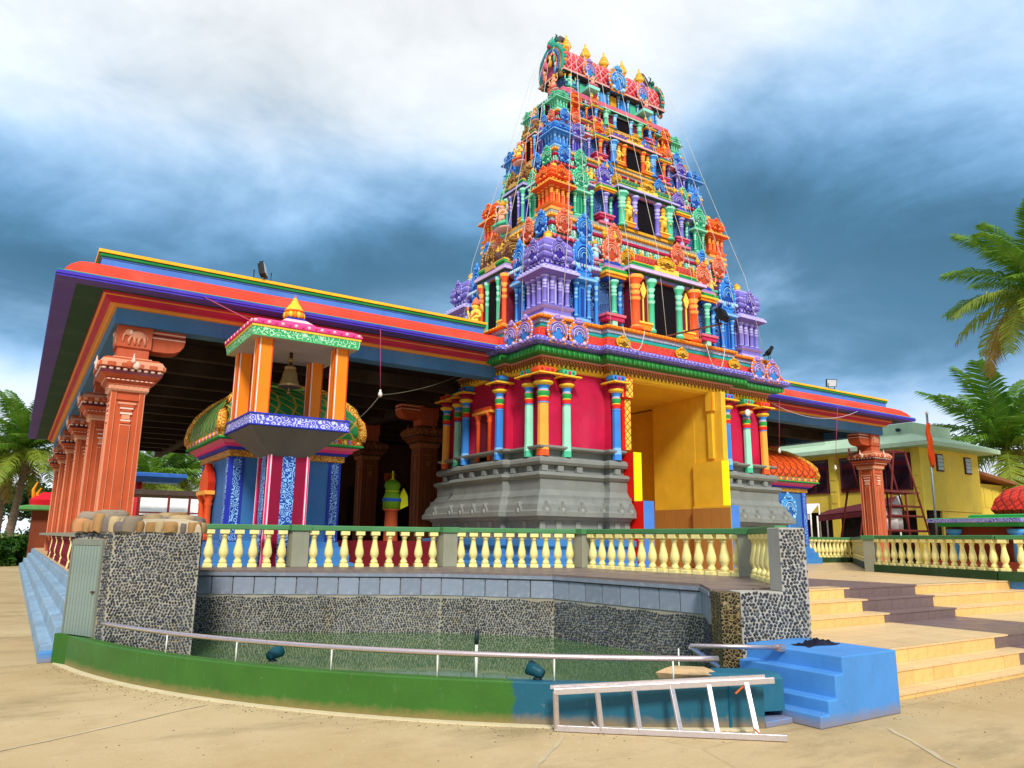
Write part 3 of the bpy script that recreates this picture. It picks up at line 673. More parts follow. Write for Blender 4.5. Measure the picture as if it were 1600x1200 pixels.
# pillars
M_o = paint('BE5630', .55, .14, .5); M_ol = paint('DC9674', .55, .08, .4); M_od = paint('AC4C28', .55, .1, .4); M_owh = paint('EBC6B4', .5, .06, .25); M_mar = paint('5C1C28', .5)
def shaft_mesh():
    b = MB(); z0, z1 = 0, 3.36
    b.box(-.265, .265, -.265, .265, z0, z1, M_o)
    for sx in (-1, 1):
        for sy in (-1, 1):
            b.box(min(sx * .20, sx * .285), max(sx * .20, sx * .285), min(sy * .20, sy * .285), max(sy * .20, sy * .285), z0, z1 - .002, M_o)
    for k in range(4):
        b.M = RZ(k * math.pi / 2)
        for x in (-.283, .275, -.203, .195): b.box(x, x + .008, -.291, -.262, z0, z1 - .004, M_ol)
        b.box(-.085, .085, -.292, -.26, z0, 2.72, M_o)
        for x in (-.09, .082): b.box(x, x + .008, -.298, -.26, z0, 2.72, M_ol)
        b.box(-.092, .092, -.298, -.26, 2.72, 2.74, M_ol)
        for (w, za, zb, mt) in ((.075, 2.76, 2.80, M_o), (.085, 2.80, 2.83, M_owh), (.07, 2.84, 2.92, M_ol), (.10, 2.93, 2.97, M_owh), (.085, 2.985, 3.02, M_o), (.115, 3.03, 3.06, M_owh), (.13, 3.07, 3.11, M_o), (.155, 3.12, 3.16, M_ol), (.19, 3.20, 3.24, M_o)):
            b.box(-w, w, -.30, -.26, za, zb, mt)
    return b.mesh('pillar')
def capital_mesh():
    b = MB()
    b.sq(0, 0, [(.285, 0), (.30, .01, M_ol), (.34, .03, M_owh), (.34, .11, M_ol), (.36, .115, M_ol), (.36, .135, M_o), (.42, .19, M_od), (.42, .215, M_o), (.40, .22, M_od), (.50, .29, M_o), (.52, .30, M_o), (.52, .36, M_mar), (.50, .365, M_mar), (.50, .41, M_mar), (.56, .415, M_o), (.56, .44, M_o), (.55, .50, M_o), (.50, .575, M_ol), (.44, .62, M_o), (.34, .64, M_o), (.33, .66, M_ol)], M_o)
    for k in range(4):
        b.M = RZ(k * math.pi / 2)
        for i in range(9):
            x = -.47 + i * .1175; b.ell((x, -.515, .385), (.048, .03, .032), M_owh, 6, 4)
            b.box(x - .045, x + .045, -.575 + .0, -.53, .425, .50, M_o if i % 2 else M_ol)
        for i in range(8): b.box(-.31 + i * .082, -.26 + i * .082, -.348, -.33, .035, .105, M_ol)
        for i in range(10): b.box(-.39 + i * .08, -.345 + i * .08, -.428, -.40, .192, .212, M_owh)
        b.ell((-.06, -.56, .47), (.07, .04, .08), M_o, 8, 5); b.ell((.06, -.56, .47), (.07, .04, .08), M_owh, 8, 5); b.lathe(0, -.57, [(.03, .5), (.05, .54), (.025, .59), (.01, .68), (0, .7)], 6, M_owh)
    return b.mesh('capital')
def block_mesh():
    b = MB(); b.box(-.275, .275, -.275, .275, 0, .2, M_o); b.box(-.30, .30, -.30, .30, .2, .62, M_o)
    for k in range(4):
        b.M = RZ(k * math.pi / 2); b.box(-.302, .302, -.308, -.29, .2, .222, M_od); b.box(-.302, .302, -.308, -.29, .6, .62, M_od)
    return b.mesh('pillar_block')
def elephant_mesh():
    b = MB(); m = M_ol
    b.ell((.05, 0, .24), (.15, .03, .085), m, 12, 6); b.ell((-.11, 0, .28), (.075, .035, .07), m, 10, 6); b.ell((-.07, -.015, .28), (.035, .03, .055), M_owh, 8, 5)
    b.tube([(-.17, 0, .27), (-.195, 0, .2), (-.195, 0, .12), (-.215, 0, .08)], .024, 6, m, r1=.012)
    for x, x2 in ((-.06, -.10), (-.01, .0), (.10, .07), (.16, .18)): b.tube([(x, 0, .22), (x2, 0, .13), (x2 + .01, 0, .05)], .03, 6, m, r1=.022)
    b.tube([(.19, 0, .27), (.22, 0, .2), (.225, 0, .14)], .01, 5, m)
    b.tube([(-.16, -.01, .23), (-.20, -.02, .22)], .01, 5, M_owh)
    return b.mesh('elephant_relief')
def bracket_mesh():
    b = MB(); pts = [(0, .62), (.62, .62), (.62, .43), (.60, .35), (.54, .27), (.44, .22), (.3, .2), (0, .2)]
    b.ext(pts, -.22, .22, M_o)
    for z, mt in ((.56, M_owh), (.51, M_mar), (.46, M_owh)): b.box(0, .624, -.227, .227, z, z + .022, mt)
    return b.mesh('bracket')
PSH, PCA, PBL, PEL, PBR = shaft_mesh(), capital_mesh(), block_mesh(), elephant_mesh(), bracket_mesh()
def pillar(x, y, dirs, eleph=True, sh=None, ca=None):
    p = put('pillar', sh or PSH, hall, T((x, y, ZT)))
    put('capital', ca or PCA, p, T((x, y, 4.24))); put('pillar_block', PBL, p, T((x, y, 4.898)))
    for a in dirs: put('bracket', PBR, p, T((x, y, 4.898)) @ RZ(a) @ T((.29, 0, 0)))
    if eleph:
        for a in (0, -math.pi / 2): put('elephant_relief', PEL, p, T((x, y, 5.11)) @ RZ(a) @ T((0, -.305, 0)))
def shaded_copy(me):  # dark brown copy: the hall's shade put into the pillar colours
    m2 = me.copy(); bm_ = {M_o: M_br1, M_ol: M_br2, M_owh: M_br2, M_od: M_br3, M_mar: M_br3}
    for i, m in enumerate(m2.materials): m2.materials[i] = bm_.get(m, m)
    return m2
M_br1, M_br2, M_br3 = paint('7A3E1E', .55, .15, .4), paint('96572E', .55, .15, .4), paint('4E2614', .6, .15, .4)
PSHb, PCAb = shaded_copy(PSH), shaded_copy(PCA)
rows = [15.89 + 4.45 * k for k in range(6)]
pillar(1.525, rows[0], (0,)); pillar(26.27, rows[0], (math.pi,))
for y in rows[1:]: pillar(1.525, y, (0,), False); pillar(26.27, y, (math.pi,), False)
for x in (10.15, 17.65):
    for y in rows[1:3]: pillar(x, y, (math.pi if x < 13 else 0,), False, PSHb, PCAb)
# dark block added mid-hall to darken the interior, dressed with panels and pilasters
M_san = paint('4A2A20', .7, .25, .3); M_dkpan = paint('20100C', .8)
b = MB(); b.box(10.6, 21.2, 29.0, 39, ZT, 5.44, M_san); dkblk = b.build('dark_block', hall)
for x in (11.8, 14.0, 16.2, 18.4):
    b = MB(); b.box(x - .7, x + .7, 28.86, 28.995, ZT + .3, 3.6, M_dkpan); b.build('dark_panel', dkblk)
    b = MB(); b.sq(x + 1.05, 28.85, [(.16, ZT), (.14, ZT + .2), (.11, ZT + .3), (.11, 3.8), (.2, 4.0), (.2, 4.2)], M_od); b.build('block_pilaster', dkblk)

# floodlights on the parapets
M_lamp = paint('1A1A1C', .4, .1, .2); M_lens = paint('C8D6DE', .1, .05, .05)
def floodlight(p, yaw, tilt, s, lab, arm=None):
    r = root('floodlight', p, lab, 'lamp', 'floodlights on the temple'); P = Vector(p)
    Mx = T(P + Vector((0, 0, .16 * s + .04))) @ RZ(yaw) @ Matrix.Rotation(tilt, 4, 'X')
    b = MB(); b.M = Mx; b.ext([(-.17 * s, -.13 * s), (.17 * s, -.13 * s), (.17 * s, .13 * s), (-.17 * s, .13 * s)], -.05 * s, .03 * s, M_lamp)
    for k in range(5): b.box((-.12 + .055 * k) * s, (-.10 + .055 * k) * s, .03 * s, .075 * s, -.11 * s, .11 * s, M_lamp)
    b.build('housing', r)
    b = MB(); b.M = Mx; b.box(-.15 * s, .15 * s, -.056 * s, -.051 * s, -.11 * s, .11 * s, M_lens); b.build('lens', r)
    b = MB(); b.tube([P + Vector((-.17 * s, 0, .17 * s)), P + Vector((-.17 * s, 0, .0)), P + Vector((.17 * s, 0, 0)), P + Vector((.17 * s, 0, .17 * s))], .015, 5, M_lamp); b.build('yoke', r)
    if arm: b = MB(); b.bar(P, arm, .04, .04, paint('5A2A1C', .6, .2, .4)); b.build('arm', r)
floodlight((3.78, 15.48, 6.91), R(65), R(-12), 1.05, 'black floodlight on the yellow parapet left of the tower')
floodlight((23.6, 15.46, 6.91), R(-35), R(12), 1.05, 'black floodlight with pale lens on the right-hand parapet')
floodlight((14.75, 12.62, 7.12), R(195), R(25), 1.25, 'black floodlight on a long rusty arm in front of the tower', arm=(13.6, 13.55, 6.80))

# cords and bulbs hanging from the eave
M_cord = paint('B0486A', .6); M_bulb = paint('E4E0D4', .2, .05, .1)
for (a, c, lab) in (((6.206, 14.78, 6.06), (6.28, 14.8, 4.70), 'bulb on a pink cord hanging left of the tower'), ((19.86, 14.85, 6.06), (19.76, 14.9, 4.45), 'bulb on a pink cord hanging just right of the tower'), ((22.85, 14.8, 6.06), (22.62, 14.9, 4.1), 'bulb on a pink cord before the right-hand hall pillar')):
    r = root('hanging_bulb', c, lab, 'bulb', 'bulbs hanging from the eave')
    b = MB(); b.tube([a, c], .008, 5, M_cord); b.build('cord', r)
    b = MB(); b.lathe(c[0], c[1], [(.0, c[2] - .15), (.045, c[2] - .12), (.05, c[2] - .07), (.025, c[2] - .02), (.02, c[2] + .02)], 8, M_bulb); b.build('glass', r)
def sag(a, c, d, n=12): return [(a[0] + (c[0] - a[0]) * i / n, a[1] + (c[1] - a[1]) * i / n, a[2] + (c[2] - a[2]) * i / n - d * 4 * (i / n) * (1 - i / n)) for i in range(n + 1)]
b = MB(); b.tube(sag((2.55, 14.79, 6.1), (3.25, 13.5, 5.38), .0, 3), .011, 5, M_cord); b.build('cord', label='pink cord from the eave to the bell pavilion roof', cat='cord')
b = MB(); b.tube(sag((18.3, 13.95, 5.6), (24.0, 14.78, 6.06), .35, 16), .009, 5, paint('C7B7CC', .6)); b.build('cable', label='pale cable sagging from the tower to the right-hand eave', cat='cable')
b = MB(); b.tube(sag((5.35, 14.3, 3.75), (6.28, 14.8, 4.6), .08, 8) + sag((6.28, 14.8, 4.6), (9.5, 16.5, 5.9), .12, 8)[1:], .007, 5, paint('6C6A58', .6)); b.build('cable', label='thin grey cable from the bell pavilion into the hall', cat='cable')

# =================================================================== TOWER
XC, YC = 13.9, 16.2
tower = root('temple_tower', (XC, YC, ZT), 'tall tiered gateway tower crowded with painted shrines, columns and medallions', 'tower')
def P_(h, **k): return paint(h, .5, .12, .42, **k)
G1 = P_('82857F'); G2 = P_('92958E'); G3 = P_('686A66')
FAM = {  # main, light, dark
 'purple': (P_('7C70C8'), P_('BDB4EA'), P_('3C2EA0')), 'blue': (P_('3A8AE2'), P_('86C2F6'), P_('1848A8')), 'orange': (P_('EC5A26'), P_('FFAE48'), P_('B8280E')),
 'mint': (P_('4FC094'), P_('A0ECCC'), P_('1E8A60')), 'gold': (P_('E0A41E'), P_('FFD858'), P_('8C5A10')), 'brown': (P_('8C6230'), P_('D0A050'), P_('4E3018')),
 'pink': (P_('E0708A'), P_('F6C0C0'), P_('A82848')), 'salmon': (P_('EE7A56'), P_('F8B498'), P_('C04A2C')), 'sea': (P_('2C9C86'), P_('8CE4D0'), P_('145C50')),
 'crimson': (P_('C01C48'), P_('E86080'), P_('7C0C28')), 'lilac': (P_('A480C4'), P_('D8C0E8'), P_('6C4898')), 'sky': (P_('58A8E8'), P_('B0DCFA'), P_('2468B8'))}
K_or, K_red, K_grn, K_mag, K_yel = P_('F08C22'), P_('E03020'), P_('2C9A48'), P_('C82860'), P_('F4C838')
K_navy = scroll('16285C', '5C8CD0', 7., 24., .2, 'navy_scroll_wall'); K_mag_s = scroll('7A1840', 'C86890', 7., 24., .3, 'magenta_scroll'); K_teal_s = scroll('2CA896', 'E4F6EC', 9., 20., .1, 'teal_scroll_band')
K_sil = scroll('7C84A8', 'D4D8E8', 14., 20., .2, 'silver_scroll_band'); K_pur_s = scroll('4838B0', 'A8A0EC', 16., 18., .3, 'purple_scroll_band'); K_green_f = lattice('2A9A3C', '10541E', 60., .2, 'green_fringe')
K_wallC = paint('C41A46', .5, .14, .2); K_dark = paint('1A0A0E', .8, .1, 0); K_maroon = P_('6E1A30'); K_passY = paint('E8B832', .5, .10, .25); K_fr = lattice('7A1C2C', 'E4B030', 34., .12, 'frieze_drops'); K_goldl = lattice('F2CC40', '6E1A1C', 17., .10, 'gold_lattice')
K_pinkl = P_('E898A0'); K_teal = P_('2CA8B0'); K_bright = paint('F8E800', .45, .05, .1); K_bred = paint('E01408', .45, .05, .1)

# ---- base: blue foot, grey moulded plinth left and right of the gateway
footL = [(9.98, 13.95), (11.85, 13.95), (11.85, 13.75), (12.17, 13.75), (12.17, 18.45), (9.98, 18.45), (9.98, 17.2), (9.78, 17.2), (9.78, 15.2), (9.98, 15.2)]
ewL = [1, 1, 1, 0, 1, 1, 1, 1, 1, 1]
footR = [(15.53, 13.75), (15.95, 13.75), (15.95, 13.95), (17.82, 13.95), (17.82, 18.45), (16.25, 18.45), (16.25, 15.9), (15.53, 15.9)]
ewR = [1, 1, 1, 1, 1, 0, 0, 0]
prof_foot = [(.62, .882), (.62, 1.02), (.52, 1.08), (.52, 1.2), (.42, 1.25), (.42, 1.4), (.50, 1.45), (.50, 1.58), (.3, 1.6)]
prof_pl = [(.30, 1.6), (.30, 2.0), (.34, 2.02), (.36, 2.06), (.52, 2.10), (.52, 2.2), (.47, 2.24), (.45, 2.36), (.38, 2.44), (.36, 2.5), (.36, 2.56), (.30, 2.58), (.22, 2.70), (.22, 2.94), (.26, 2.96), (.31, 3.02), (.29, 3.08), (.20, 3.11), (.10, 3.12), (.10, 3.25), (.22, 3.27), (.26, 3.33), (.25, 3.40), (.18, 3.45), (.03, 3.46), (.03, 3.60), (.20, 3.63), (.23, 3.66), (.23, 3.70), (.02, 3.74)]
for pl, ew in ((footL, ewL), (footR, ewR)):
    b = MB(); b.stack(pl, prof_foot, M_blue2, ew=ew); b.build('foot_moulding', tower)
    b = MB(); b.stack(pl, prof_pl, G1, ew=ew); b.build('plinth', tower)
    b = MB(); b.stack(pl, [(0, 3.70), (0, 5.52)], K_wallC); b.build('wall', tower)
# little pilasters, dentils and bosses along the plinth
bx = {}
def pbox(name, w, d, h, mat):
    key = (name, w, d, h)
    if key not in bx: b = MB(); b.box(-w / 2, w / 2, -d, .02, 0, h, mat); bx[key] = b.mesh(name)
    return bx[key]
def boss():
    b = MB(); b.ext([(-.10, 0), (.10, 0), (.13, .10), (.10, .18), (.04, .22), (0, .31), (-.04, .22), (-.10, .18), (-.13, .10)], -.05, .08, G1); b.ell((0, -.05, .10), (.06, .03, .07), G2, 8, 5); return b.mesh('boss')
BOSS = boss()
def along(x0, x1, n): return [x0 + (x1 - x0) * (i + .5) / n for i in range(n)]
LM = lambda y, x: T((x, y, 0)) @ RZ(-math.pi / 2)
for xs_, yb in (((9.75, 10.2, 10.75, 11.4), 13.95), ((11.75, 12.05), 13.75), ((15.7, 16.0), 13.75), ((16.3, 16.8, 17.4, 17.95), 13.95)):
    for x in xs_:
        put('plinth_pilaster', pbox('plinth_pilaster', .14, .025, .385, G2), tower, T((x, yb - .302, 1.605)))
        put('boss', BOSS, tower, T((x, yb - .46, 2.12)))
    for x in xs_[:-1]: put('dentil', pbox('dentil', .16, .11, .128, G1), tower, T((x + .15, yb - .101, 3.121)))
for y, x in ((14.2, 9.98), (14.9, 9.98), (15.35, 9.78), (15.9, 9.78), (16.5, 9.78), (17.05, 9.78), (17.6, 9.98), (18.3, 9.98)):
    put('plinth_pilaster', pbox('plinth_pilaster', .14, .025, .385, G2), tower, LM(y, x - .302) @ T((0, 0, 1.605)))
    put('boss', BOSS, tower, LM(y, x - .46) @ T((0, 0, 2.12)))
    put('dentil', pbox('dentil', .16, .11, .128, G1), tower, LM(y, x - .101) @ T((0, 0, 3.121)))

# ---- gateway piers, jambs, passage
def pier(x0, x1, y0, z0, z1, front, side, name='pier'):
    b = MB(); b.box(x0, x1, y0, 14.3, z0, z1, side); b.box(x0 + .002, x1 + .001, y0 - .004, y0 - .0005, z0, z1, front); return b.build(name, tower)
pier(12.175, 12.43, 13.30, 2.5, 3.66, K_bright, K_bred); pier(12.20, 12.53, 13.02, ZT, 2.498, M_bl, K_bred)
pier(15.25, 15.525, 13.30, 2.5, 3.66, K_bright, K_passY); pier(15.2, 15.52, 13.02, ZT, 2.498, M_bl, K_passY)
for x0, x1, ls in ((12.10, 12.40, 1), (15.28, 15.58, -1)):
    b = MB(); b.box(x0, x1, 13.60, 14.2 if ls > 0 else 13.76, 3.742, 5.02, K_bred if ls > 0 else K_passY); b.box(x0 + .10, x1 - .02, 13.59, 13.599, 3.742, 5.0, K_goldl); b.build('jamb', tower)
    b = MB(); b.box(x0 - .04, x1 + .02, 13.52, 14.2 if ls > 0 else 13.76, 5.02, 5.52, K_bred if ls > 0 else K_passY); b.box(x0 + .08, x1 + .0, 13.51, 13.519, 5.03, 5.50, K_goldl); b.box(x0 - .045, x0 + .0, 13.515, 13.53, 5.02, 5.52, K_or); b.build('jamb_capital', tower)
M_dado = tile_mat('AE7A3E', 'dado_tile', .06, .3, .2, '8A5A2A')
b = MB()
b.box(15.35, 15.52, 14.3, 15.9, ZT, 5.52, K_passY); b.box(15.36, 15.53, 13.32, 14.3, 2.501, 5.515, K_passY); b.box(12.18, 12.42, 14.3, 18.2, ZT, 5.52, K_passY)
b.box(12.43, 15.35, 13.78, 18.0, 5.49, 5.53, K_passY); b.build('passage_wall', tower)
b = MB(); b.box(12.43, 16.5, 18.0, 18.3, ZT, 5.48, K_passY); b.box(15.9, 16.2, 15.9, 18.0, ZT, 5.48, K_passY); b.build('passage_end', tower)
for k in range(5): b = MB(); b.box(15.335, 15.349, 13.4 + .4 * k + (.0 if k else .92), 13.4 + .4 * (k + 1) - .006 + .92, ZT, 2.05, M_dado) if k < 1 else b.box(15.335, 15.349, 14.32 + .4 * (k - 1), 14.71 + .4 * (k - 1), ZT, 2.44, M_dado); (b.build('dado_tile', tower) if k else None)
for k in range(4): b = MB(); b.box(15.185, 15.199, 13.03 + .32 * k, 13.342 + .32 * k, ZT, 2.44, M_dado); b.build('dado_tile', tower)
b = MB(); b.box(12.43, 12.6, 15.6, 15.8, ZT, 4.9, K_passY); b.build('inner_door_frame', tower)

# ---- frieze and cornice round the base
planC = [(9.98, 13.95), (11.85, 13.95), (11.85, 13.75), (15.95, 13.75), (15.95, 13.95), (17.82, 13.95), (17.82, 18.45), (9.98, 18.45), (9.98, 17.2), (9.78, 17.2), (9.78, 15.2), (9.98, 15.2)]
def tpart(name, prof, mat, plan, **k):
    b = MB(); b.stack(plan, prof, mat, **k); return b.build(name, tower)
tpart('frieze', [(.0, 5.521), (.06, 5.53), (.10, 5.58), (.10, 5.60), (.16, 5.78, K_fr), (.20, 5.785, K_pinkl), (.20, 5.81, K_pinkl)], K_yel, planC)
def drop_mesh():
    b = MB(); b.ell((0, 0, 0), (.035, .03, .05), K_yel, 6, 4); return b.mesh('gold_drop')
DROP = drop_mesh()
for y0, xs_ in ((13.95 - .13, along(9.9, 11.75, 14)), (13.75 - .13, along(11.75, 16.05, 32)), (13.95 - .13, along(16.05, 17.9, 14))):
    for x in xs_: put('gold_drop', DROP, tower, T((x, y0, 5.62)))
for x0, ys_ in ((9.98 - .13, along(13.85, 15.1, 9)), (9.78 - .13, along(15.1, 17.3, 15))):
    for y in ys_: put('gold_drop', DROP, tower, T((x0, y, 5.62)))
tpart('green_cornice', [(.18, 5.812), (.42, 5.84), (.47, 5.88), (.46, 5.96), (.42, 5.975)], K_green_f, planC)
tpart('purple_cornice', [(.40, 5.976), (.54, 6.0), (.60, 6.04), (.58, 6.12), (.52, 6.17), (.48, 6.18)], K_pur_s, planC)
K_redscroll = scroll('E23A28', '9A1810', 5., 22., .55, 'red_scroll_slope')
tpart('red_slope', [(.47, 6.181), (.46, 6.22), (.38, 6.38), (.27, 6.46)], K_redscroll, planC)
tpart('ledge_band', [(.24, 6.46), (.24, 6.50, K_grn), (.22, 6.51, K_teal), (.22, 6.58, K_teal), (.25, 6.59, K_sil), (.25, 6.68, K_sil), (.23, 6.69, K_sil)], K_grn, planC)
tpart('ledge_top', [(.30, 6.69), (.32, 6.70), (.32, 6.76), (.29, 6.78)], K_or, planC)

# ---- painted columns round the base
def column_mesh(fam, r=.105):
    m, l, d = FAM[fam]; b = MB()
    b.lathe(0, 0, [(r * 1.1, 0), (r * 1.1, .14), (r, .3, l)], 8, m, False, R(22.5)); b.lathe(0, 0, [(r, .3), (r * .95, 1.22)], 8, l if fam != 'blue' else m, False, R(22.5))
    b.lathe(0, 0, [(r, 1.22), (r * 1.05, 1.24, FAM['blue'][1]), (r * .95, 1.26, FAM['blue'][2]), (r * 1.05, 1.30, K_red), (r * 1.08, 1.36, K_red), (r * .95, 1.38, K_yel), (r * 1.1, 1.42, K_grn), (r * 1.12, 1.50, K_grn), (r * .9, 1.53, K_pinkl), (r * .95, 1.56, FAM['blue'][1]), (r * 1.2, 1.64, FAM['blue'][0]), (r * 1.3, 1.66, K_yel), (r * 1.75, 1.68, K_yel), (r * 1.8, 1.72, K_yel), (r * 1.5, 1.74, K_yel)], 12, m)
    b.lathe(0, 0, [(r * 1.2, 1.74), (r * 1.6, 1.79, K_mag), (r * 2.3, 1.85, FAM['crimson'][2])], 10, K_mag)
    b.sq(0, 0, [(r * 2.1, 1.851), (r * 2.5, 1.87, K_or), (r * 2.5, 1.90, K_yel), (r * 2.2, 1.915, K_yel)], K_or)
    b.ext([(-r * .9, 1.915), (r * .9, 1.915), (r * 1.9, 1.98), (r * 1.9, 2.06), (-r * 1.9, 2.06), (-r * 1.9, 1.98)], -r * 1.2, r * 1.2, m)
    b.ell((0, -r * 1.25, 1.99), (r * .45, .02, .055), K_mag, 8, 5); b.ell((-r * 1.1, -r * 1.2, 2.0), (r * .35, .02, .04), d, 6, 4); b.ell((r * 1.1, -r * 1.2, 2.0), (r * .35, .02, .04), d, 6, 4)
    return b.mesh('column')
CM = {f: column_mesh(f) for f in ('orange', 'mint', 'blue')}; CM['fat'] = column_mesh('orange', .135)
for x, y, f in ((9.93, 13.86, 'fat'), (10.58, 13.82, 'mint'), (11.93, 13.60, 'blue'), (15.87, 13.60, 'blue'), (16.95, 13.82, 'mint'), (17.66, 13.82, 'orange')): put('column', CM[f], tower, T((x, y, 3.462)))
for y, x, f in ((14.3, 9.84, 'mint'), (15.33, 9.66, 'blue'), (16.98, 9.66, 'blue'), (17.72, 9.84, 'mint'), (18.38, 9.84, 'orange')): put('column', CM[f], tower, LM(y, x) @ T((0, 0, 3.462)))
b = MB()   # orange niche frame on the left face
b.M = LM(16.15, 9.72)
for x in (-.28, .28): b.lathe(x, 0, [(.06, 3.5), (.055, 4.45), (.08, 4.5), (.06, 4.55), (.09, 4.62), (.13, 4.7)], 8, FAM['orange'][0])
b.box(-.45, .45, -.1, .08, 4.7, 4.76, FAM['orange'][1]); b.box(-.4, .4, -.07, .08, 4.76, 4.86, FAM['orange'][0]); b.box(-.24, .24, .03, .06, 3.5, 4.7, K_maroon); b.build('niche_frame', tower)

# ---- medallion ornament (horseshoe arches inside a scalloped leaf)
def medallion(b, w, h, m, l, d, flame=14, cz=.42, ring=None, y=0.):
    """leaf-shaped gable: narrow foot, bulging body edged with curls, nested horseshoe arches, lobed topknot"""
    c = h * .40; out = []
    for i in range(25):
        t = i / 24; z = h * .80 * t
        hw = w * .5 * (.62 + .38 * math.sin(min(1, t * 1.9) * math.pi / 2)) if t < .55 else w * .5 * math.sqrt(max(0., 1 - ((t - .55) / .47) ** 2.2))
        if t < .14: hw = w * .5 * (.80 - 1.2 * t)
        out.append((hw, z))
    b.ext([(x, z) for x, z in out] + [(-x, z) for x, z in out[::-1]], y - .03 * w, y + .10 * w, ring or m, d)
    for k in range(1, 24, 2):
        x, z = out[k]
        for s in (-1, 1): b.ell((s * x, y - .02 * w, z), (.055 * w, .06 * w, .042 * h), (ring or m) if k % 4 == 1 else l, 5, 4)
    body = FAM['blue'][0] if ring is not None else d
    b.ell((0, y - .03 * w, c), (w * .37, .045 * w, h * .31), body, 10, 5)
    for k, (f, mt, t) in enumerate(((.40, m, .045), (.30, l, .026), (.22, m, .03), (.14, l, .024))):
        ns = 9; rz = f * h * .80
        b.tube([(w * f * math.cos(R(-28 + 236 * i / ns)), y - .065 * w - .012 * w * k, c + rz * .9 * math.sin(R(-28 + 236 * i / ns))) for i in range(ns + 1)], t * w, 4, mt)
    for s in (-1, 1): b.ell((s * w * .27, y - .08 * w, h * .13), (.11 * w, .06 * w, .07 * h), l, 7, 4); b.ell((s * w * .12, y - .07 * w, h * .07), (.09 * w, .05 * w, .05 * h), m, 6, 4)
    z = h * .80
    b.ell((0, y - .03 * w, z), (.19 * w, .12 * w, .075 * h), m, 8, 5)
    for s in (-1, 1): b.ell((s * .17 * w, y - .03 * w, z + .02 * h), (.09 * w, .08 * w, .05 * h), m, 6, 4); b.ell((s * .07 * w, y - .13 * w, z + .01 * h), (.03 * w, .03 * w, .02 * h), l, 5, 4)
    b.lathe(0, y, [(.12 * w, z + .05 * h), (.14 * w, z + .085 * h), (.07 * w, z + .13 * h), (.05 * w, z + .15 * h, l), (0, h)], 6, m)
def med_mesh(w, h, fam, ring=None):
    b = MB(); medallion(b, w, h, *FAM[fam], ring=ring); return b.mesh('medallion')
KUDU = med_mesh(.56, .74, 'lilac', K_or)
for M_ in [T((x, 13.38, 6.02)) for x in (9.98, 10.60, 17.02, 17.66)] + [LM(y, 9.42) @ T((0, 0, 6.02)) for y in (13.86, 14.46)]: put('medallion', KUDU, tower, M_)
ORN = med_mesh(.42, .34, 'gold')
for x in (11.9, 13.9, 15.9): put('gold_ornament', ORN, tower, T((x, 13.27, 6.17)))

# ---- tier ornaments
def minicol(b, x, y, z0, h, r, m, l, n=7):
    b.lathe(x, y, [(r * 1.35, z0), (r * 1.35, z0 + .06 * h), (r * .95, z0 + .09 * h, l), (r * .95, z0 + .55 * h, m), (r * 1.2, z0 + .60 * h, l), (r * .85, z0 + .66 * h, m), (r * 1.1, z0 + .72 * h, l), (r * .8, z0 + .76 * h, m), (r * 1.3, z0 + .83 * h, l), (r * 1.0, z0 + .86 * h, m), (r * 1.75, z0 + .94 * h, m), (r * 1.85, z0 + h, l)], n, m)
def kuta_mesh(r, h, fam):
    """corner shrine: moulded base, ring of columns, eave, cushioned dome with a leaf on each side, pot finial"""
    m, l, d = FAM[fam]; b = MB()
    b.sq(0, 0, [(r * .98, 0), (r * .98, .05 * h, l), (r * .86, .07 * h), (r * .86, .10 * h), (r * 1.0, .12 * h, l), (r * 1.0, .14 * h), (r * .8, .15 * h)], m)
    b.sq(0, 0, [(r * .62, .15 * h), (r * .62, .45 * h)], d)
    for k in range(4):
        b.M = RZ(k * math.pi / 2)
        for x in (-.72, -.26, .26): minicol(b, x * r, -.72 * r, .15 * h, .29 * h, r * .12, m, l)
        b.box(-.06 * r, .06 * r, -.68 * r, -.6 * r, .15 * h, .44 * h, l)
        b.box(.42 * r, .5 * r, -.68 * r, -.6 * r, .15 * h, .44 * h, l); b.box(-.5 * r, -.42 * r, -.68 * r, -.6 * r, .15 * h, .44 * h, l)
    b.M = Matrix()
    b.sq(0, 0, [(r * .85, .44 * h), (r * 1.0, .455 * h, m), (r * 1.22, .475 * h, m), (r * 1.22, .495 * h, l), (r * 1.05, .53 * h, l), (r * .82, .56 * h, m), (r * .78, .57 * h), (r * .78, .60 * h, d), (r * .84, .605 * h, l), (r * .84, .62 * h, m), (r * .95, .632 * h, m), (r * .98, .65 * h, m), (r * .95, .668 * h, m), (r * .90, .67 * h, l), (r * .90, .684 * h, l), (r * .97, .69 * h, m), (r * 1.0, .71 * h, m), (r * .97, .73 * h, m), (r * .90, .735 * h, l), (r * .90, .75 * h, l), (r * .93, .76 * h, m), (r * .9, .79 * h, m), (r * .78, .82 * h, m), (r * .62, .85 * h, m), (r * .35, .885 * h, l), (r * .2, .90 * h, d)], m)
    for k in range(4):
        b.M = RZ(k * math.pi / 2) @ T((0, -.95 * r, .60 * h)); medallion(b, .95 * r, .27 * h, m, l, d, 8)
        b.M = RZ(k * math.pi / 2)
        for i in range(5): b.box((-.72 + .32 * i) * r, (-.56 + .32 * i) * r, -.845 * r, -.79 * r, .575 * h, .598 * h, l)
        for i in range(7): b.ell(((-.96 + .32 * i) * r, -1.15 * r, .513 * h), (.09 * r, .08 * r, .012 * h), l, 6, 4)
    b.M = Matrix()
    g = FAM['gold']
    b.lathe(0, 0, [(r * .22, .895 * h), (r * .30, .905 * h, g[1]), (r * .14, .92 * h, g[0]), (r * .26, .94 * h, g[1]), (r * .2, .965 * h, g[0]), (r * .08, .975 * h), (0, h)], 8, g[0])
    return b.mesh('corner_shrine')
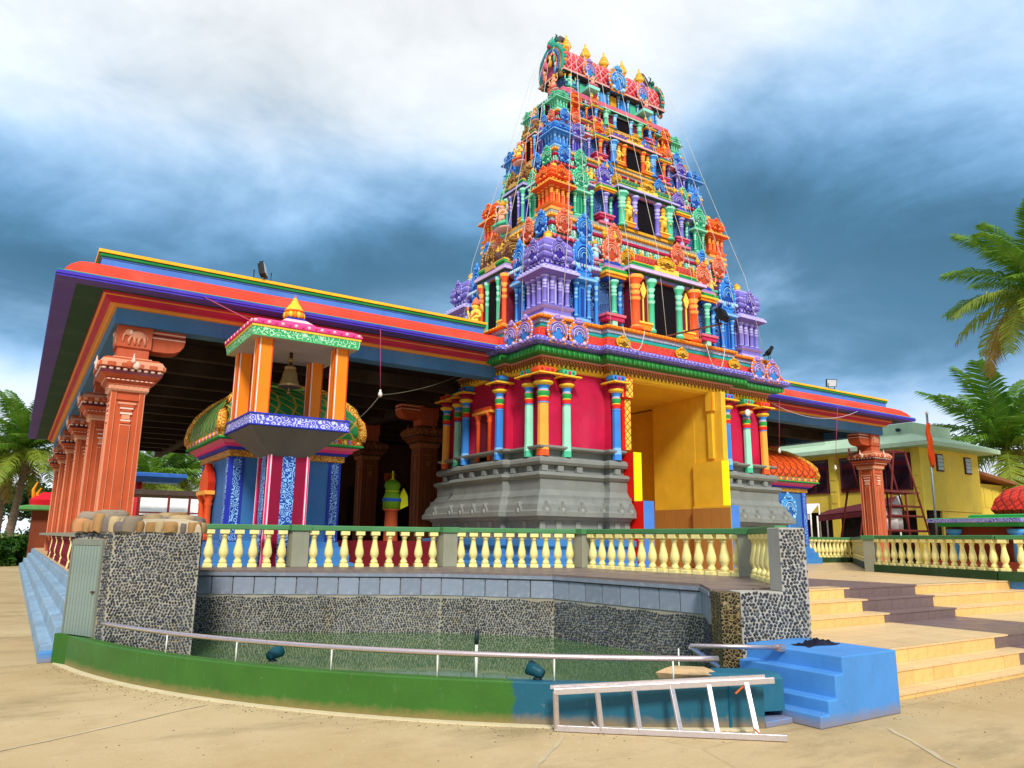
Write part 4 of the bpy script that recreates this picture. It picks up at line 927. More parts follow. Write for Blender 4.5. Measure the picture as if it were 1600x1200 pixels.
def panjara_mesh(w, h, H2, fam):
    """niche between two columns under an eave, crowned by a medallion"""
    m, l, d = FAM[fam]; b = MB(); k = w / .55
    b.box(-w / 2, w / 2, -.16 * k, .05, 0, .05 * h, m); b.box(-w * .42, w * .42, -.12 * k, .05, .05 * h, .08 * h, l)
    b.box(-w * .36, w * .36, -.02, .05, .08 * h, .46 * h, d); b.box(-w * .16, w * .16, -.08 * k, .03, .08 * h, .45 * h, m); b.box(-w * .1, w * .1, -.085 * k, -.07 * k, .10 * h, .40 * h, d)
    for x in (-.36, .36): minicol(b, x * w, -.08 * k, .08 * h, .37 * h, .085 * w, m, l)
    b.box(-w * .56, w * .56, -.17 * k, .05, .455 * h, .475 * h, m); b.box(-w * .66, w * .66, -.24 * k, .05, .475 * h, .50 * h, l); b.box(-w * .6, w * .6, -.2 * k, .05, .50 * h, .525 * h, m); b.box(-w * .3, w * .3, -.16 * k, .05, .525 * h, .57 * h, m)
    b.M = T((0, -.12 * k, .55 * h)); medallion(b, w * 1.12, .45 * h * H2, m, l, d); b.M = Matrix()
    return b.mesh('niche_shrine')
def flank_mesh(w, h, cf, top, e1, e2, e3):
    """column carrying a banded eave and a half-barrel gable"""
    m, l, d = FAM[cf]; b = MB(); k = w / .7
    b.box(-w / 2, w / 2, -.30 * k, .05, 0, .03 * h, e3); b.box(-w * .45, w * .45, -.26 * k, .05, .09 * h, .125 * h, K_mag); b.box(-w * .5, w * .5, -.30 * k, .05, .125 * h, .145 * h, e3)
    b.box(-w * .12, w * .12, -.24 * k, -.05, .03 * h, .09 * h, l); minicol(b, 0, -.20 * k, .145 * h, .29 * h, .11 * w, m, l, 8)
    z = .435 * h
    for (f, dd, hh, mt) in ((.42, .26, .02, e1), (.5, .32, .025, K_or), (.56, .36, .018, K_yel), (.55, .34, .03, e2), (.5, .28, .018, K_pinkl), (.44, .22, .03, FAM['lilac'][0]), (.4, .18, .03, e1)):
        b.box(-w * f, w * f, -dd * k, .05, z, z + hh * h, mt); z += hh * h
    b.M = T((0, -.1 * k, z - .01 * h)); medallion(b, w * .85, .27 * h, *FAM[top]); b.M = Matrix()
    return b.mesh('flank_bay')
def pot_mesh(s, fam='gold'):
    m, l, d = FAM[fam]; b = MB()
    b.lathe(0, 0, [(.10 * s, 0), (.16 * s, .04 * s), (.08 * s, .10 * s, d), (.20 * s, .22 * s, m), (.26 * s, .34 * s, l), (.22 * s, .46 * s, m), (.09 * s, .52 * s, d), (.16 * s, .57 * s, l), (.12 * s, .66 * s, m), (.05 * s, .72 * s), (.07 * s, .80 * s, l), (0, s)], 10, m); return b.mesh('pot_finial')
def figure_mesh(h, skin, cloth, crown, seated=True, arms=4):
    """carved deity-like figure with a tall crown; seated cross-legged or standing"""
    b = MB(); s = h
    if seated:
        b.ell((0, 0, .05 * s), (.36 * s, .22 * s, .06 * s), FAM['pink'][1], 12, 4)
        for q in (-1, 1):
            b.tube([(q * .08 * s, 0, .16 * s), (q * .30 * s, -.12 * s, .15 * s), (q * .12 * s, -.22 * s, .12 * s), (-q * .1 * s, -.2 * s, .10 * s)], .085 * s, 7, cloth, r1=.045 * s)
        zb = .14 * s
    else:
        for q in (-1, 1): b.tube([(q * .07 * s, 0, .42 * s), (q * .10 * s, -.02 * s, .22 * s), (q * .09 * s, 0, .02 * s)], .08 * s, 7, cloth, r1=.045 * s)
        zb = .36 * s
    z1 = .62 * s if seated else .70 * s
    b.tube([(0, 0, zb), (0, -.01 * s, (zb + z1) / 2), (0, 0, z1)], .13 * s, 9, skin, r1=.115 * s); b.ell((0, 0, z1 - .04 * s), (.19 * s, .11 * s, .09 * s), skin, 10, 5)
    b.tube([(0, 0, z1), (0, 0, z1 + .07 * s)], .05 * s, 7, skin); hz = z1 + .12 * s
    b.ell((0, -.01 * s, hz), (.085 * s, .09 * s, .10 * s), skin, 10, 6); b.ell((0, -.1 * s, hz - .01 * s), (.018 * s, .02 * s, .025 * s), skin, 6, 4)
    b.lathe(0, 0, [(.10 * s, hz + .03 * s), (.11 * s, hz + .06 * s), (.085 * s, hz + .12 * s), (.06 * s, hz + .17 * s), (0, hz + .24 * s)], 8, crown)
    b.tube([(-.14 * s, -.09 * s, z1 - .06 * s), (0, -.12 * s, z1 - .16 * s), (.14 * s, -.09 * s, z1 - .06 * s)], .02 * s, 5, crown)
    for q in (-1, 1):
        b.tube([(q * .17 * s, 0, z1 - .04 * s), (q * .27 * s, -.04 * s, z1 - .18 * s), (q * .20 * s, -.17 * s, z1 - .22 * s)], .045 * s, 6, skin, r1=.03 * s)
        if arms > 2: b.tube([(q * .17 * s, .02 * s, z1 - .03 * s), (q * .30 * s, .0, z1 - .06 * s), (q * .31 * s, -.04 * s, z1 + .10 * s)], .04 * s, 6, skin, r1=.028 * s); b.ell((q * .31 * s, -.04 * s, z1 + .14 * s), (.05 * s, .03 * s, .06 * s), crown, 6, 4)
    return b.mesh('statue')
def spear_mesh(h, w):
    b = MB(); g = FAM['gold']; b.box(-w / 2, w / 2, -.01, .02, 0, h, K_maroon); b.box(-w * .06, w * .06, -.03, -.01, .02 * h, .7 * h, g[1])
    b.ext([(0, .64 * h), (w * .14, .70 * h), (w * .30, .82 * h), (w * .12, .92 * h), (0, .99 * h), (-w * .12, .92 * h), (-w * .30, .82 * h), (-w * .14, .70 * h)], -.045, -.011, g[1], g[0]); b.ext([(-w * .5, 0), (-w * .42, 0), (-w * .42, h), (-w * .5, h)], -.02, 0, g[0]); b.ext([(w * .42, 0), (w * .5, 0), (w * .5, h), (w * .42, h)], -.02, 0, g[0]); return b.mesh('spear_panel')
def barrel_mesh(hw, r, tile, fam='gold'):
    """half barrel roof lying along x, gold end arches"""
    m, l, d = FAM[fam]; b = MB(); n = 8
    pr = [(-r * 1.02, 0), (-r * 1.08, .16 * r), (-r * 1.05, .4 * r), (-r * .9, .72 * r), (-r * .6, .98 * r), (-r * .2, 1.1 * r), (r * .2, 1.1 * r), (r * .2, 0)]
    b.extx(pr, -hw, hw, tile)
    b.box(-hw - .02, hw + .02, -r * 1.14, -r * .9, -.02 * r, .10 * r, K_grn); b.box(-hw - .02, hw + .02, -r * 1.10, -r * .9, .10 * r, .17 * r, K_yel)
    b.box(-hw, hw, -r * .34, r * .1, 1.09 * r, 1.18 * r, m)
    return b.mesh('barrel_roof')
def endarch_mesh(r, s, fam='gold'):
    m, l, d = FAM[fam]; b = MB(); b.M = RZ(s * R(62)); medallion(b, r * 1.5, r * 2.0, m, l, d, 10); return b.mesh('end_arch')

TIERS = [  # z0, kuta top, z1, hx, hd, kuta half, half-widths scale, families
 dict(z0=6.78, zk=9.25, z1=9.95, hx=3.52, hd=1.90, kr=.47, sx=1., k='purple', p='blue', c1='orange', c2='mint', fl='mint', ft='salmon', tile=lattice('D83A24', '7C140C', 26., .2, 'red_barrel_tile'), e=('lilac', 'purple')),
 dict(z0=9.95, zk=11.5, z1=12.1, hx=2.96, hd=1.38, kr=.37, sx=.84, k='orange', p='mint', c1='mint', c2='purple', fl='purple', ft='purple', tile=lattice('2C8A54', '0E4426', 26., .2, 'green_barrel_tile'), e=('purple', 'lilac')),
 dict(z0=12.1, zk=13.05, z1=13.55, hx=2.58, hd=1.0, kr=.29, sx=.72, k='blue', p='purple', c1='blue', c2='orange', fl='orange', ft='orange', tile=lattice('6A4CB8', '2E1A6C', 26., .2, 'purple_barrel_tile'), e=('pink', 'salmon')),
 dict(z0=13.55, zk=14.3, z1=14.5, hx=2.25, hd=.66, kr=.22, sx=.62, k='mint', p='orange', c1='mint', c2='sky', fl='blue', ft='salmon', tile=None, e=('mint', 'sea'))]
K_slot = paint('0C0610', .9, .1, 0); TOBJ = []; V0_white = P_('E8ECE4')
GOLDF = figure_mesh(1., FAM['gold'][1], FAM['gold'][0], FAM['gold'][0], False, 2)
for ti, t in enumerate(TIERS):
    z0, z1, hx, hd, kr, sx = t['z0'], t['z1'], t['hx'], t['hd'], t['kr'], t['sx']; H = z1 - z0; hk = t['zk'] - z0
    nx = TIERS[ti + 1] if ti < 3 else dict(hx=1.95, hd=.52, kr=.1)
    # body of the tier: wall, eave, and the banded foot of the next tier
    b = MB(); wx, wy = hx + .34 * kr, hd + .34 * kr; rect = lambda a, c: [(XC - a, YC - c), (XC + a, YC - c), (XC + a, YC + c), (XC - a, YC + c)]
    b.stack(rect(wx, wy), [(0, z0 - .02), (0, z0 + .06 * H, FAM['mint'][0]), (.0, z0 + .46 * H)], K_navy)
    tier = b.build('tier', tower); TOBJ.append(tier)
    def sub(name, prof, mat, pl):
        b = MB(); b.stack(pl, prof, mat); return b.build(name, tier)
    sub('eave', [(.0, z0 + .455 * H), (.10 * sx, z0 + .47 * H, FAM[t['e'][1]][0]), (.20 * sx, z0 + .485 * H, FAM[t['e'][0]][0]), (.20 * sx, z0 + .51 * H, FAM[t['e'][0]][1]), (.10 * sx, z0 + .54 * H, FAM[t['e'][1]][0]), (.0, z0 + .56 * H, K_mag)], K_maroon, rect(wx, wy))
    ax, ay = (wx + nx['hx']) / 2 - .02, (wy + nx['hd']) / 2 - .02
    sub('upper_wall', [(0, z0 + .56 * H), (0, z0 + .74 * H)], K_maroon if ti % 2 == 0 else K_navy, rect(ax, ay))
    bxn, byn = nx['hx'] + nx['kr'] * .85, nx['hd'] + nx['kr'] * .85
    sub('foot_band', [(-.16 * sx, z0 + .72 * H), (-.04, z0 + .735 * H, FAM['sea'][2]), (-.02, z0 + .765 * H, FAM['purple'][0]), (.02, z0 + .772 * H, FAM['gold'][0]), (.03, z0 + .785 * H, FAM['gold'][0]), (-.02, z0 + .79 * H, G3), (-.02, z0 + .875 * H, K_teal_s), (.03, z0 + .88 * H, FAM['crimson'][0]), (.04, z0 + .90 * H, FAM['crimson'][0]), (.0, z0 + .905 * H, FAM['mint'][0]), (.0, z0 + .935 * H, K_sil), (.05, z0 + .945 * H, K_or), (.06, z0 + .965 * H, K_or), (.05, z0 + .985 * H, G2), (.03, z0 + H, G2)] if ti < 3 else
        [(-.05, z0 + .78 * H), (.0, z0 + .80 * H, K_grn), (.06, z0 + .84 * H, FAM['pink'][0]), (.08, z0 + .97 * H, FAM['pink'][0]), (.05, z0 + H, FAM['crimson'][0])], K_maroon, rect(bxn, byn))
    # corner shrines
    KM = kuta_mesh(kr, hk, t['k'])
    for sxn in (-1, 1):
        for syn in (-1, 1): put('corner_shrine', KM, tier, T((XC + sxn * hx, YC + syn * hd, z0)))
    fr = T((XC, YC - wy, z0)); lf = T((XC - wx, YC, z0)) @ RZ(-math.pi / 2)
    # niches and flank bays
    pw_ = .56 * sx; pj = panjara_mesh(pw_, hk * 1.0, 1., t['p'])
    for s in (-1, 1): put('niche_shrine', pj, tier, fr @ T((s * (hx - kr - .38 * sx), -.05, 0)))
    fb_ = flank_mesh(.66 * sx, H * .98, t['fl'], t['ft'], FAM['blue'][2], K_grn, FAM['pink'][0])
    for s in (-1, 1): put('flank_bay', fb_, tier, fr @ T((s * 1.72 * sx, -.05, 0)))
    # small pilasters in the gaps
    pc = MB(); minicol(pc, 0, 0, 0, .44 * H, .05 * sx, FAM[t['p']][0], FAM[t['p']][1]); pcm = pc.mesh('pilaster')
    for x in (2.16, 1.36): 
        for s in (-1, 1): put('pilaster', pcm, tier, fr @ T((s * x * sx, -.06, 0)))
    # central door bay, standing forward
    def bay(frame, w, proj, kind, front):
        dw = .34 * w; ph_ = .50 * H
        b = MB(); b.box(-w, w, -proj, .05, 0, .035 * H, FAM['gold'][0]); b.box(-w * .96, w * .96, -proj * .8, .05, .035 * H, ph_, K_maroon if ti != 1 else FAM['purple'][2])
        b.box(-dw, dw, -proj * .8 - .012, -proj * .8 + .0, .036 * H, ph_ * .97, K_slot); body = b.build0('door_bay', tier, frame)
        mcol = lambda fam, r: (lambda q: (minicol(q, 0, 0, 0, ph_ - .035 * H, r, FAM[fam][0], FAM[fam][1], 8), q.mesh('bay_column'))[1])(MB())
        co_, ci_ = mcol(t['c1'], .105 * w), mcol(t['c2'], .075 * w)
        for s in (-1, 1):
            put('bay_column', co_, tier, frame @ T((s * .88 * w, -proj * .92, .035 * H)))
            put('bay_column', ci_, tier, frame @ T((s * .42 * w, -proj * .92, .035 * H)))
            if kind == 'spear': put('spear_panel', spear_mesh(ph_ * .86, .30 * w), tier, frame @ T((s * .65 * w, -proj * .85, .045 * H)))
            elif kind == 'guard': put('guardian_statue', GOLDF, tier, frame @ T((s * .65 * w, -proj * .9, .04 * H)) @ Matrix.Diagonal((ph_ * .8, ph_ * .8, ph_ * .86, 1)))
            b = MB(); b.box(-.18 * w, .18 * w, -.06 * w, .05, 0, .05 * H, K_or); b.box(-.2 * w, .2 * w, -.08 * w, .05, .05 * H, .065 * H, FAM['gold'][1]); put('bay_ledge', b.mesh('bay_ledge'), tier, frame @ T((s * .65 * w, -proj * .95, .05 * H)))
        b = MB(); e1, e2 = FAM[t['e'][0]], FAM[t['e'][1]]
        b.stack([(-w, -proj), (w, -proj), (w, .05), (-w, .05)], [(0, ph_), (.05 * w, ph_ + .015 * H, e2[0]), (.13 * w, ph_ + .03 * H, M_sof), (.16 * w, ph_ + .035 * H, e1[0]), (.16 * w, ph_ + .06 * H, e1[1]), (.06 * w, ph_ + .085 * H, e1[0]), (.03 * w, ph_ + .09 * H, K_grn), (.03 * w, ph_ + .105 * H, K_grn), (.0, ph_ + .11 * H, K_yel)], K_or); b.build0('bay_eave', tier, frame)
        if t['tile'] is not None:
            rr = min(.25 * H, proj * .95) if front else .17 * H; zb = ph_ + .11 * H; tm = t['tile'] if front else lattice('6A3424', '2C140C', 26., .2, 'brown_barrel_tile')
            fm = 'gold' if front else 'brown'
            put('barrel_roof', barrel_mesh(w * .96, rr, tm, fm), tier, frame @ T((0, -proj + rr * 1.02, zb)))
            for s in (-1, 1):
                put('end_arch', endarch_mesh(rr * .8, s, fm), tier, frame @ T((s * w * .98, -proj + rr * .5, zb - .02 * H)))
            b = MB(); medallion(b, w * .52, rr * 1.25, *FAM[fm], 10); b.box(-.36 * w, .36 * w, -.03, .04, -.03 * H, .02 * H, FAM[fm][1]); put('crest', b.mesh('crest'), tier, frame @ T((0, -proj - .06, zb)))
            pm = pot_mesh(rr * .62)
            for k in range(6): put('pot_finial', pm, tier, frame @ T(((-.75 + .3 * k) * w, -proj + rr * .9, zb + rr * 1.16)))
    bay(fr, 1.22 * sx, (.36, .28, .22, .15)[ti], ('spear', 'guard', 'guard', 'none')[ti], True)
    bay(lf, (.66, .46, .34, .24)[ti], (.30, .22, .17, .12)[ti], 'none', False)
    # left face: niches, statue before the bay
    if ti < 3:
        pj2 = panjara_mesh(pw_ * (.8, .72, .62)[ti], hk, 1., t['p'])
        for s in (-1, 1): put('niche_shrine', pj2, tier, lf @ T((s * (1.08, .74, .52)[ti], -.05, 0)))
    st_ = figure_mesh((1.15, .95, .72, .5)[ti], FAM['gold'][1] if ti % 2 == 0 else FAM['salmon'][1], FAM[('blue', 'mint', 'orange', 'blue')[ti]][0], FAM[('salmon', 'gold', 'salmon', 'gold')[ti]][0])
    put('statue', st_, tier, lf @ T((-.28 * (1, .8, .6, .4)[ti], -(.62, .46, .36, .24)[ti], 0)))
    # row of little leaf gables and seated figures on the eave
    ng = (13, 13, 12, 11)[ti]; sw = .24 * sx; fams3 = [('sky', 'purple', 'mint'), ('mint', 'sky', 'salmon'), ('purple', 'sky', 'gold'), ('sky', 'mint', 'pink')][ti]
    small = [med_mesh(sw, sw * 1.35, f) for f in fams3]
    span = hx - kr * 1.15
    for k in range(ng):
        u = -span + 2 * span * k / (ng - 1)
        if abs(u) > 1.25 * sx: put('leaf_gable', small[k % 3], tier, fr @ T((u, -.14 * sx, .515 * H)))
        if k % 2 == 0 and abs(u) < hd - kr * 1.2: put('leaf_gable', small[k % 3], tier, lf @ T((u, -.14 * sx, .515 * H)))
    figs = [figure_mesh(.23 * H, FAM[a][1], FAM[c_][0], FAM['gold'][0]) for a, c_ in (('salmon', 'sea'), ('sky', 'pink'), ('gold', 'mint'))]
    for k, u in enumerate((1.36, 2.14)):
        for s in (-1, 1): put('statue', figs[(k + (s > 0) + ti) % 3], tier, fr @ T((s * u * sx, -.02, .555 * H)))
    for s in (-1, 1): put('statue', figs[(ti + (s > 0)) % 3], tier, lf @ T((s * (hd - kr * 1.5) * .75, -.02, .555 * H)))
    # leaf medallions standing on the next tier's foot band
    if ti < 3:
        fa, fb2 = (('salmon', 'blue'), ('blue', 'mint'), ('blue', 'salmon'))[ti]
        mw = (.50, .40, .30)[ti]; mh = (.74, .58, .42)[ti]; zb = z1 - (.62, .46, .34)[ti] * .98
        ma, mb_ = med_mesh(mw, mh, fa), med_mesh(mw, mh, fb2)
        for s in (-1, 1):
            put('medallion', ma, tier, T((XC + s * (bxn - mw * .72), YC - byn - .06, zb)))
            put('medallion', mb_, tier, T((XC + s * (bxn - mw * 2.1), YC - byn - .06, zb + .02)))
            put('medallion', ma, tier, T((XC + s * 1.22 * sx * .98, YC - byn - .06, zb)))
            put('medallion', mb_, tier, T((XC - bxn - .06, YC + s * (byn - mw * .72), zb)) @ RZ(-math.pi / 2))
            put('medallion', ma, tier, T((XC - bxn - .06, YC + s * (byn - mw * 1.9), zb)) @ RZ(-math.pi / 2))
    for s in (-1, 1):
        put('pot_finial', pot_mesh(.34 * sx), tier, fr @ T((s * 1.9 * sx, -.12, .80 * H))); put('pot_finial', pot_mesh(.3 * sx), tier, fr @ T((s * 1.55 * sx, -.12, .80 * H)))

# ---- crown: neck with windows, barrel roof with horned gables, five pots
b = MB(); b.stack([(XC - 1.85, YC - .42), (XC + 1.85, YC - .42), (XC + 1.85, YC + .42), (XC - 1.85, YC + .42)], [(0, 14.48), (0, 15.12)], K_navy); crown = b.build('crown_neck', tower)
for k in range(9):
    x = XC - 1.6 + .4 * k; fam = ('blue', 'mint', 'crimson', 'sky', 'gold')[k % 5]
    b = MB(); b.box(x - .12, x + .12, YC - .47, YC - .40, 14.5, 14.98, FAM[fam][0]); b.build('neck_panel', crown)
    b = MB(); minicol(b, x + .2, YC - .47, 14.5, .55, .035, FAM['sky'][0], FAM['sky'][1]); b.build('neck_column', crown)
M_rtile = lattice('C81E2E', 'F0A0A0', 13., .12, 'crown_roof_tile', .6); M_reave = P_('3C3030')
b = MB()
def vault(z0, hd, h, n=10): return [(YC - hd * math.cos(math.pi * i / n) * (1.0 + .12 * math.sin(math.pi * i / n)), z0 + h * math.sin(math.pi * i / n) ** .8) for i in range(n + 1)]
b.extx(vault(15.2, .52, .95), XC - 1.92, XC + 1.92, M_rtile); b.build('barrel_roof', crown)
b = MB(); b.stack([(XC - 1.9, YC - .5), (XC + 1.9, YC - .5), (XC + 1.9, YC + .5), (XC - 1.9, YC + .5)], [(0, 15.06), (.14, 15.09, M_reave), (.16, 15.14, FAM['pink'][1]), (.1, 15.17, M_reave), (.12, 15.2, K_red), (.04, 15.26, FAM['crimson'][0])], M_reave); b.build('roof_eave', crown)
b = MB(); b.box(XC - 1.9, XC + 1.9, YC - .09, YC + .09, 16.10, 16.18, P_('6A6250')); b.build('ridge', crown)
PM = pot_mesh(.66)
for k in range(5): put('pot_finial', PM, crown, T((XC - 1.5 + .75 * k, YC - .05, 16.15)))
bigm = MB(); medallion(bigm, .70, 1.0, *FAM['sky'], flame=16, ring=K_or); put('medallion', bigm.mesh('medallion'), crown, T((XC, YC - .68, 15.0)))
sm = MB(); medallion(sm, .48, .74, *FAM['lilac'], flame=14, ring=K_or); smm = sm.mesh('medallion'); F1 = figure_mesh(.5, FAM['salmon'][1], FAM['pink'][0], FAM['sea'][0])
for s in (-1, 1):
    put('medallion', smm, crown, T((XC + s * 1.08, YC - .64, 15.08))); put('statue', F1, crown, T((XC + s * 1.08, YC - .78, 14.72)))
    b = MB(); b.box(XC + s * 1.08 - .2, XC + s * 1.08 + .2, YC - .88, YC - .42, 14.64, 14.73, FAM['sea'][1]); b.build('statue_ledge', crown)
# horned gable ends
def gable():
    b = MB(); n = 14
    for k, (f, mt, t_) in enumerate(((1.0, FAM['sea'][0], .09), (.88, FAM['gold'][0], .045), (.76, K_navy, .085), (.6, FAM['salmon'][0], .04))):
        b.tube([(.78 * f * math.cos(R(-42 + 264 * i / n)), -.10 - .025 * k, .52 + .72 * f * math.sin(R(-42 + 264 * i / n))) for i in range(n + 1)], t_, 6, mt)
    b.ext([(.66 * math.cos(R(-42 + 264 * i / n)), .52 + .62 * math.sin(R(-42 + 264 * i / n))) for i in range(n + 1)], -.08, .1, K_mag_s)
    for q, (xx, zz_, fm) in enumerate(((-.38, .12, 'salmon'), (.38, .12, 'sky'), (0, .5, 'gold'), (-.3, .55, 'pink'), (.3, .55, 'mint'))): b.ell((xx, -.16, zz_ + .14), (.1, .08, .14), FAM[fm][0], 7, 5); b.ell((xx, -.18, zz_ + .33), (.065, .06, .08), FAM[fm][1], 7, 5)
    for i in range(31): a = R(-40 + 260 * i / 30); b.ell((.86 * math.cos(a), -.06, .52 + .80 * math.sin(a)), (.05, .06, .06), FAM[('gold', 'sea', 'salmon', 'sea')[i % 4]][0], 6, 4)
    b.ell((0, -.1, 1.34), (.26, .16, .2), FAM['sea'][0], 10, 6); b.ell((0, -.22, 1.24), (.08, .07, .07), FAM['crimson'][0], 8, 5)
    for s in (-1, 1): b.ell((s * .10, -.2, 1.38), (.04, .04, .04), FAM['pink'][1], 6, 4); b.ell((s * .25, -.05, 1.42), (.10, .08, .11), FAM['sea'][2], 8, 5); b.tube([(s * .1, -.02, 1.5), (s * .2, 0, 1.64), (s * .1, .02, 1.74)], .06, 6, FAM['sea'][2], r1=.02)
    b.tube([(0, .05, 1.38), (0, .18, 1.58), (0, .32, 1.72), (0, .45, 1.72), (0, .5, 1.62)], .16, 8, P_('5A4A50'), r1=.08)
    for s in (-1, 1): b.ell((s * .62, -.10, .03), (.11, .08, .11), FAM['brown'][0], 8, 5)
    return b.mesh('gable_arch')
GM = gable()
GS = Matrix.Diagonal((.74, .8, .93, 1))
put('gable_arch', GM, crown, T((XC - 1.93, YC, 15.0)) @ RZ(-math.pi / 2) @ GS); put('gable_arch', GM, crown, T((XC + 1.93, YC, 15.0)) @ RZ(math.pi / 2) @ GS)
for z, fam, x in ((14.5, 'salmon', -2.12), (14.5, 'sea', -1.75)): put('statue', figure_mesh(.62, FAM[fam][1], FAM[fam][0], FAM['gold'][0]), crown, T((XC + x, YC - (.25 if x < -2 else .55), z)) @ RZ(-math.pi / 2 if x < -2 else 0))

# ---- fine beading and leaf fringes along the ledges (too small to pick apart)
def fringe(name, parent, sides, z, rx, rz, step, mats, drop=False):
    b = MB()
    for (p, q, nx_, ny_) in sides:
        a, c = Vector(p), Vector(q); d = c - a; n = max(2, int(d.length / step))
        for k in range(n):
            o = a + d * ((k + .5) / n); m_ = mats[k % len(mats)]
            if drop: b.add([(o.x - d.normalized().x * rx, o.y - d.normalized().y * rx, z + rz), (o.x + d.normalized().x * rx, o.y + d.normalized().y * rx, z + rz), (o.x + nx_ * rx * .8, o.y + ny_ * rx * .8, z + rz * .5), (o.x + nx_ * rx * .6, o.y + ny_ * rx * .6, z - rz)], [(0, 1, 2), (0, 2, 3), (1, 3, 2)], m_)
            else: b.ell((o.x + nx_ * rx * .3, o.y + ny_ * rx * .3, z), (rx, rx, rz), m_, 5, 3)
    return b.build(name, parent, kind='stuff')
def sides_of(x0, x1, y0, y1): return [((x0, y0), (x1, y0), 0, -1), ((x0, y1), (x0, y0), -1, 0)]
def cornice_sides(o): return [((9.98 - o, 13.95 - o), (11.85 - o, 13.95 - o), 0, -1), ((11.85 - o, 13.75 - o), (15.95 + o, 13.75 - o), 0, -1), ((15.95 + o, 13.95 - o), (17.82 + o, 13.95 - o), 0, -1), ((9.98 - o, 15.2 - o), (9.98 - o, 13.95 - o), -1, 0), ((9.78 - o, 17.2 + o), (9.78 - o, 15.2 - o), -1, 0)]
fringe('leaf_fringe', tower, cornice_sides(.46), 5.86, .03, .075, .05, [K_grn, P_('1A7030'), P_('46B050')], True)
fringe('beading', tower, cornice_sides(.585), 6.10, .024, .03, .062, [FAM['purple'][1], FAM['purple'][0]])
fringe('beading', tower, cornice_sides(.325), 6.735, .02, .022, .07, [K_yel, K_or])
for t, tier in zip(TIERS, TOBJ):
    z0, H, hx, hd, kr, sx = t['z0'], t['z1'] - t['z0'], t['hx'], t['hd'], t['kr'], t['sx']; wx, wy = hx + .34 * kr, hd + .34 * kr
    nx = TIERS[TIERS.index(t) + 1] if t is not TIERS[3] else dict(hx=1.95, hd=.52, kr=.1)
    bxn, byn = nx['hx'] + nx['kr'] * .85, nx['hd'] + nx['kr'] * .85; e = .2 * sx
    fringe('beading', tier, sides_of(XC - wx - e, XC + wx + e, YC - wy - e, YC + wy + e), z0 + .495 * H, .03 * sx, .018 * H, .085 * sx, [FAM['sky'][1], FAM['lilac'][1], FAM['mint'][1]])
    fringe('petal_row', tier, sides_of(XC - bxn - .03, XC + bxn + .03, YC - byn - .03, YC + byn + .03), z0 + .772 * H, .034 * sx, .022 * H, .075 * sx, [FAM['crimson'][0], FAM['pink'][0]])
    fringe('petal_row', tier, sides_of(XC - bxn - .0, XC + bxn, YC - byn, YC + byn), z0 + .835 * H, .03 * sx, .034 * H, .10 * sx, [FAM['mint'][1], V0_white, FAM['sea'][0]], True)
    fringe('beading', tier, sides_of(XC - bxn - .05, XC + bxn + .05, YC - byn - .05, YC + byn + .05), z0 + .955 * H, .025 * sx, .016 * H, .07 * sx, [FAM['gold'][1], FAM['orange'][1]])
    fringe('wall_beading', tier, sides_of(XC - wx - .02, XC + wx, YC - wy - .02, YC + wy), z0 + .44 * H, .03 * sx, .02 * H, .09 * sx, [FAM['gold'][0], FAM['sky'][0], FAM['salmon'][0]])

# ---- strings of fairy lights hung down the tower
M_str = paint('D8D4C8', .6, .05, .1)
def cordpath(face, u0, u1):
    pts = []
    prof = [(15.98, .66, 0), (15.2, .95, .07), (13.2, 1.44, .30), (11.4, 1.88, .52), (9.2, 2.44, .78), (6.8, 2.68, 1.)]
    for z, dd, f in prof:
        u = u0 + (u1 - u0) * f
        if face == 'F': pts.append((XC + u, YC - dd - .03, z))
        else: pts.append((XC - dd - 1.48, YC + u, z))
    return pts
CS = [('F', -1.9, -3.7), ('F', -1.75, -3.0), ('F', -1.4, -2.2), ('F', -.9, -1.5), ('F', -.2, -.3), ('F', .5, 1.0), ('F', 1.1, 1.9), ('F', 1.6, 2.7), ('F', 1.9, 3.6), ('L', -.3, -1.7), ('L', .0, -.6), ('L', .25, .5), ('L', .45, 1.4)]
names = ['along its left front edge', 'before the left corner shrines', 'before the left niches', 'just left of the doors', 'across the middle doors', 'just right of the doors', 'before the right bays', 'before the right niches', 'along its right front edge', 'on the near part of its left side', 'before the left side statues', 'behind the left side statues', 'down its far left edge']
for (f, a, c), nm in zip(CS, names):
    b = MB(); b.tube(cordpath(f, a, c), .0065, 4, M_str); b.build('light_string', label='pale light string hanging down the tower ' + nm, cat='light string', group='light strings on the tower')
for x, dz in ((12.1, .55), (15.0, .62)):
    b = MB(); b.tube([(x + .36 * q / 8, 13.10 - .05 * (1 - abs(q) / 8), 6.66 - dz * (1 - (abs(q) / 8) ** 2.6)) for q in range(-8, 9)], .011, 4, M_str); b.build('loose_cord', label='loop of loose pale cord over the ' + ('left' if x < 13 else 'right') + ' part of the gateway cornice', cat='cord')
b = MB(); b.M = T((16.82, 13.66, 5.12)); b.lathe(0, 0, [(.09, -.02), (.1, 0), (.1, .03), (0, .04)], 14, paint('F0F0EA', .4)); b.v = [(16.82 + (x - 16.82), 13.66 - (z - 5.12), 5.12 + (y - 13.66)) for x, y, z in b.v]; b.build('wall_disc', label='small white round disc beside the mint column on the red wall', cat='disc')
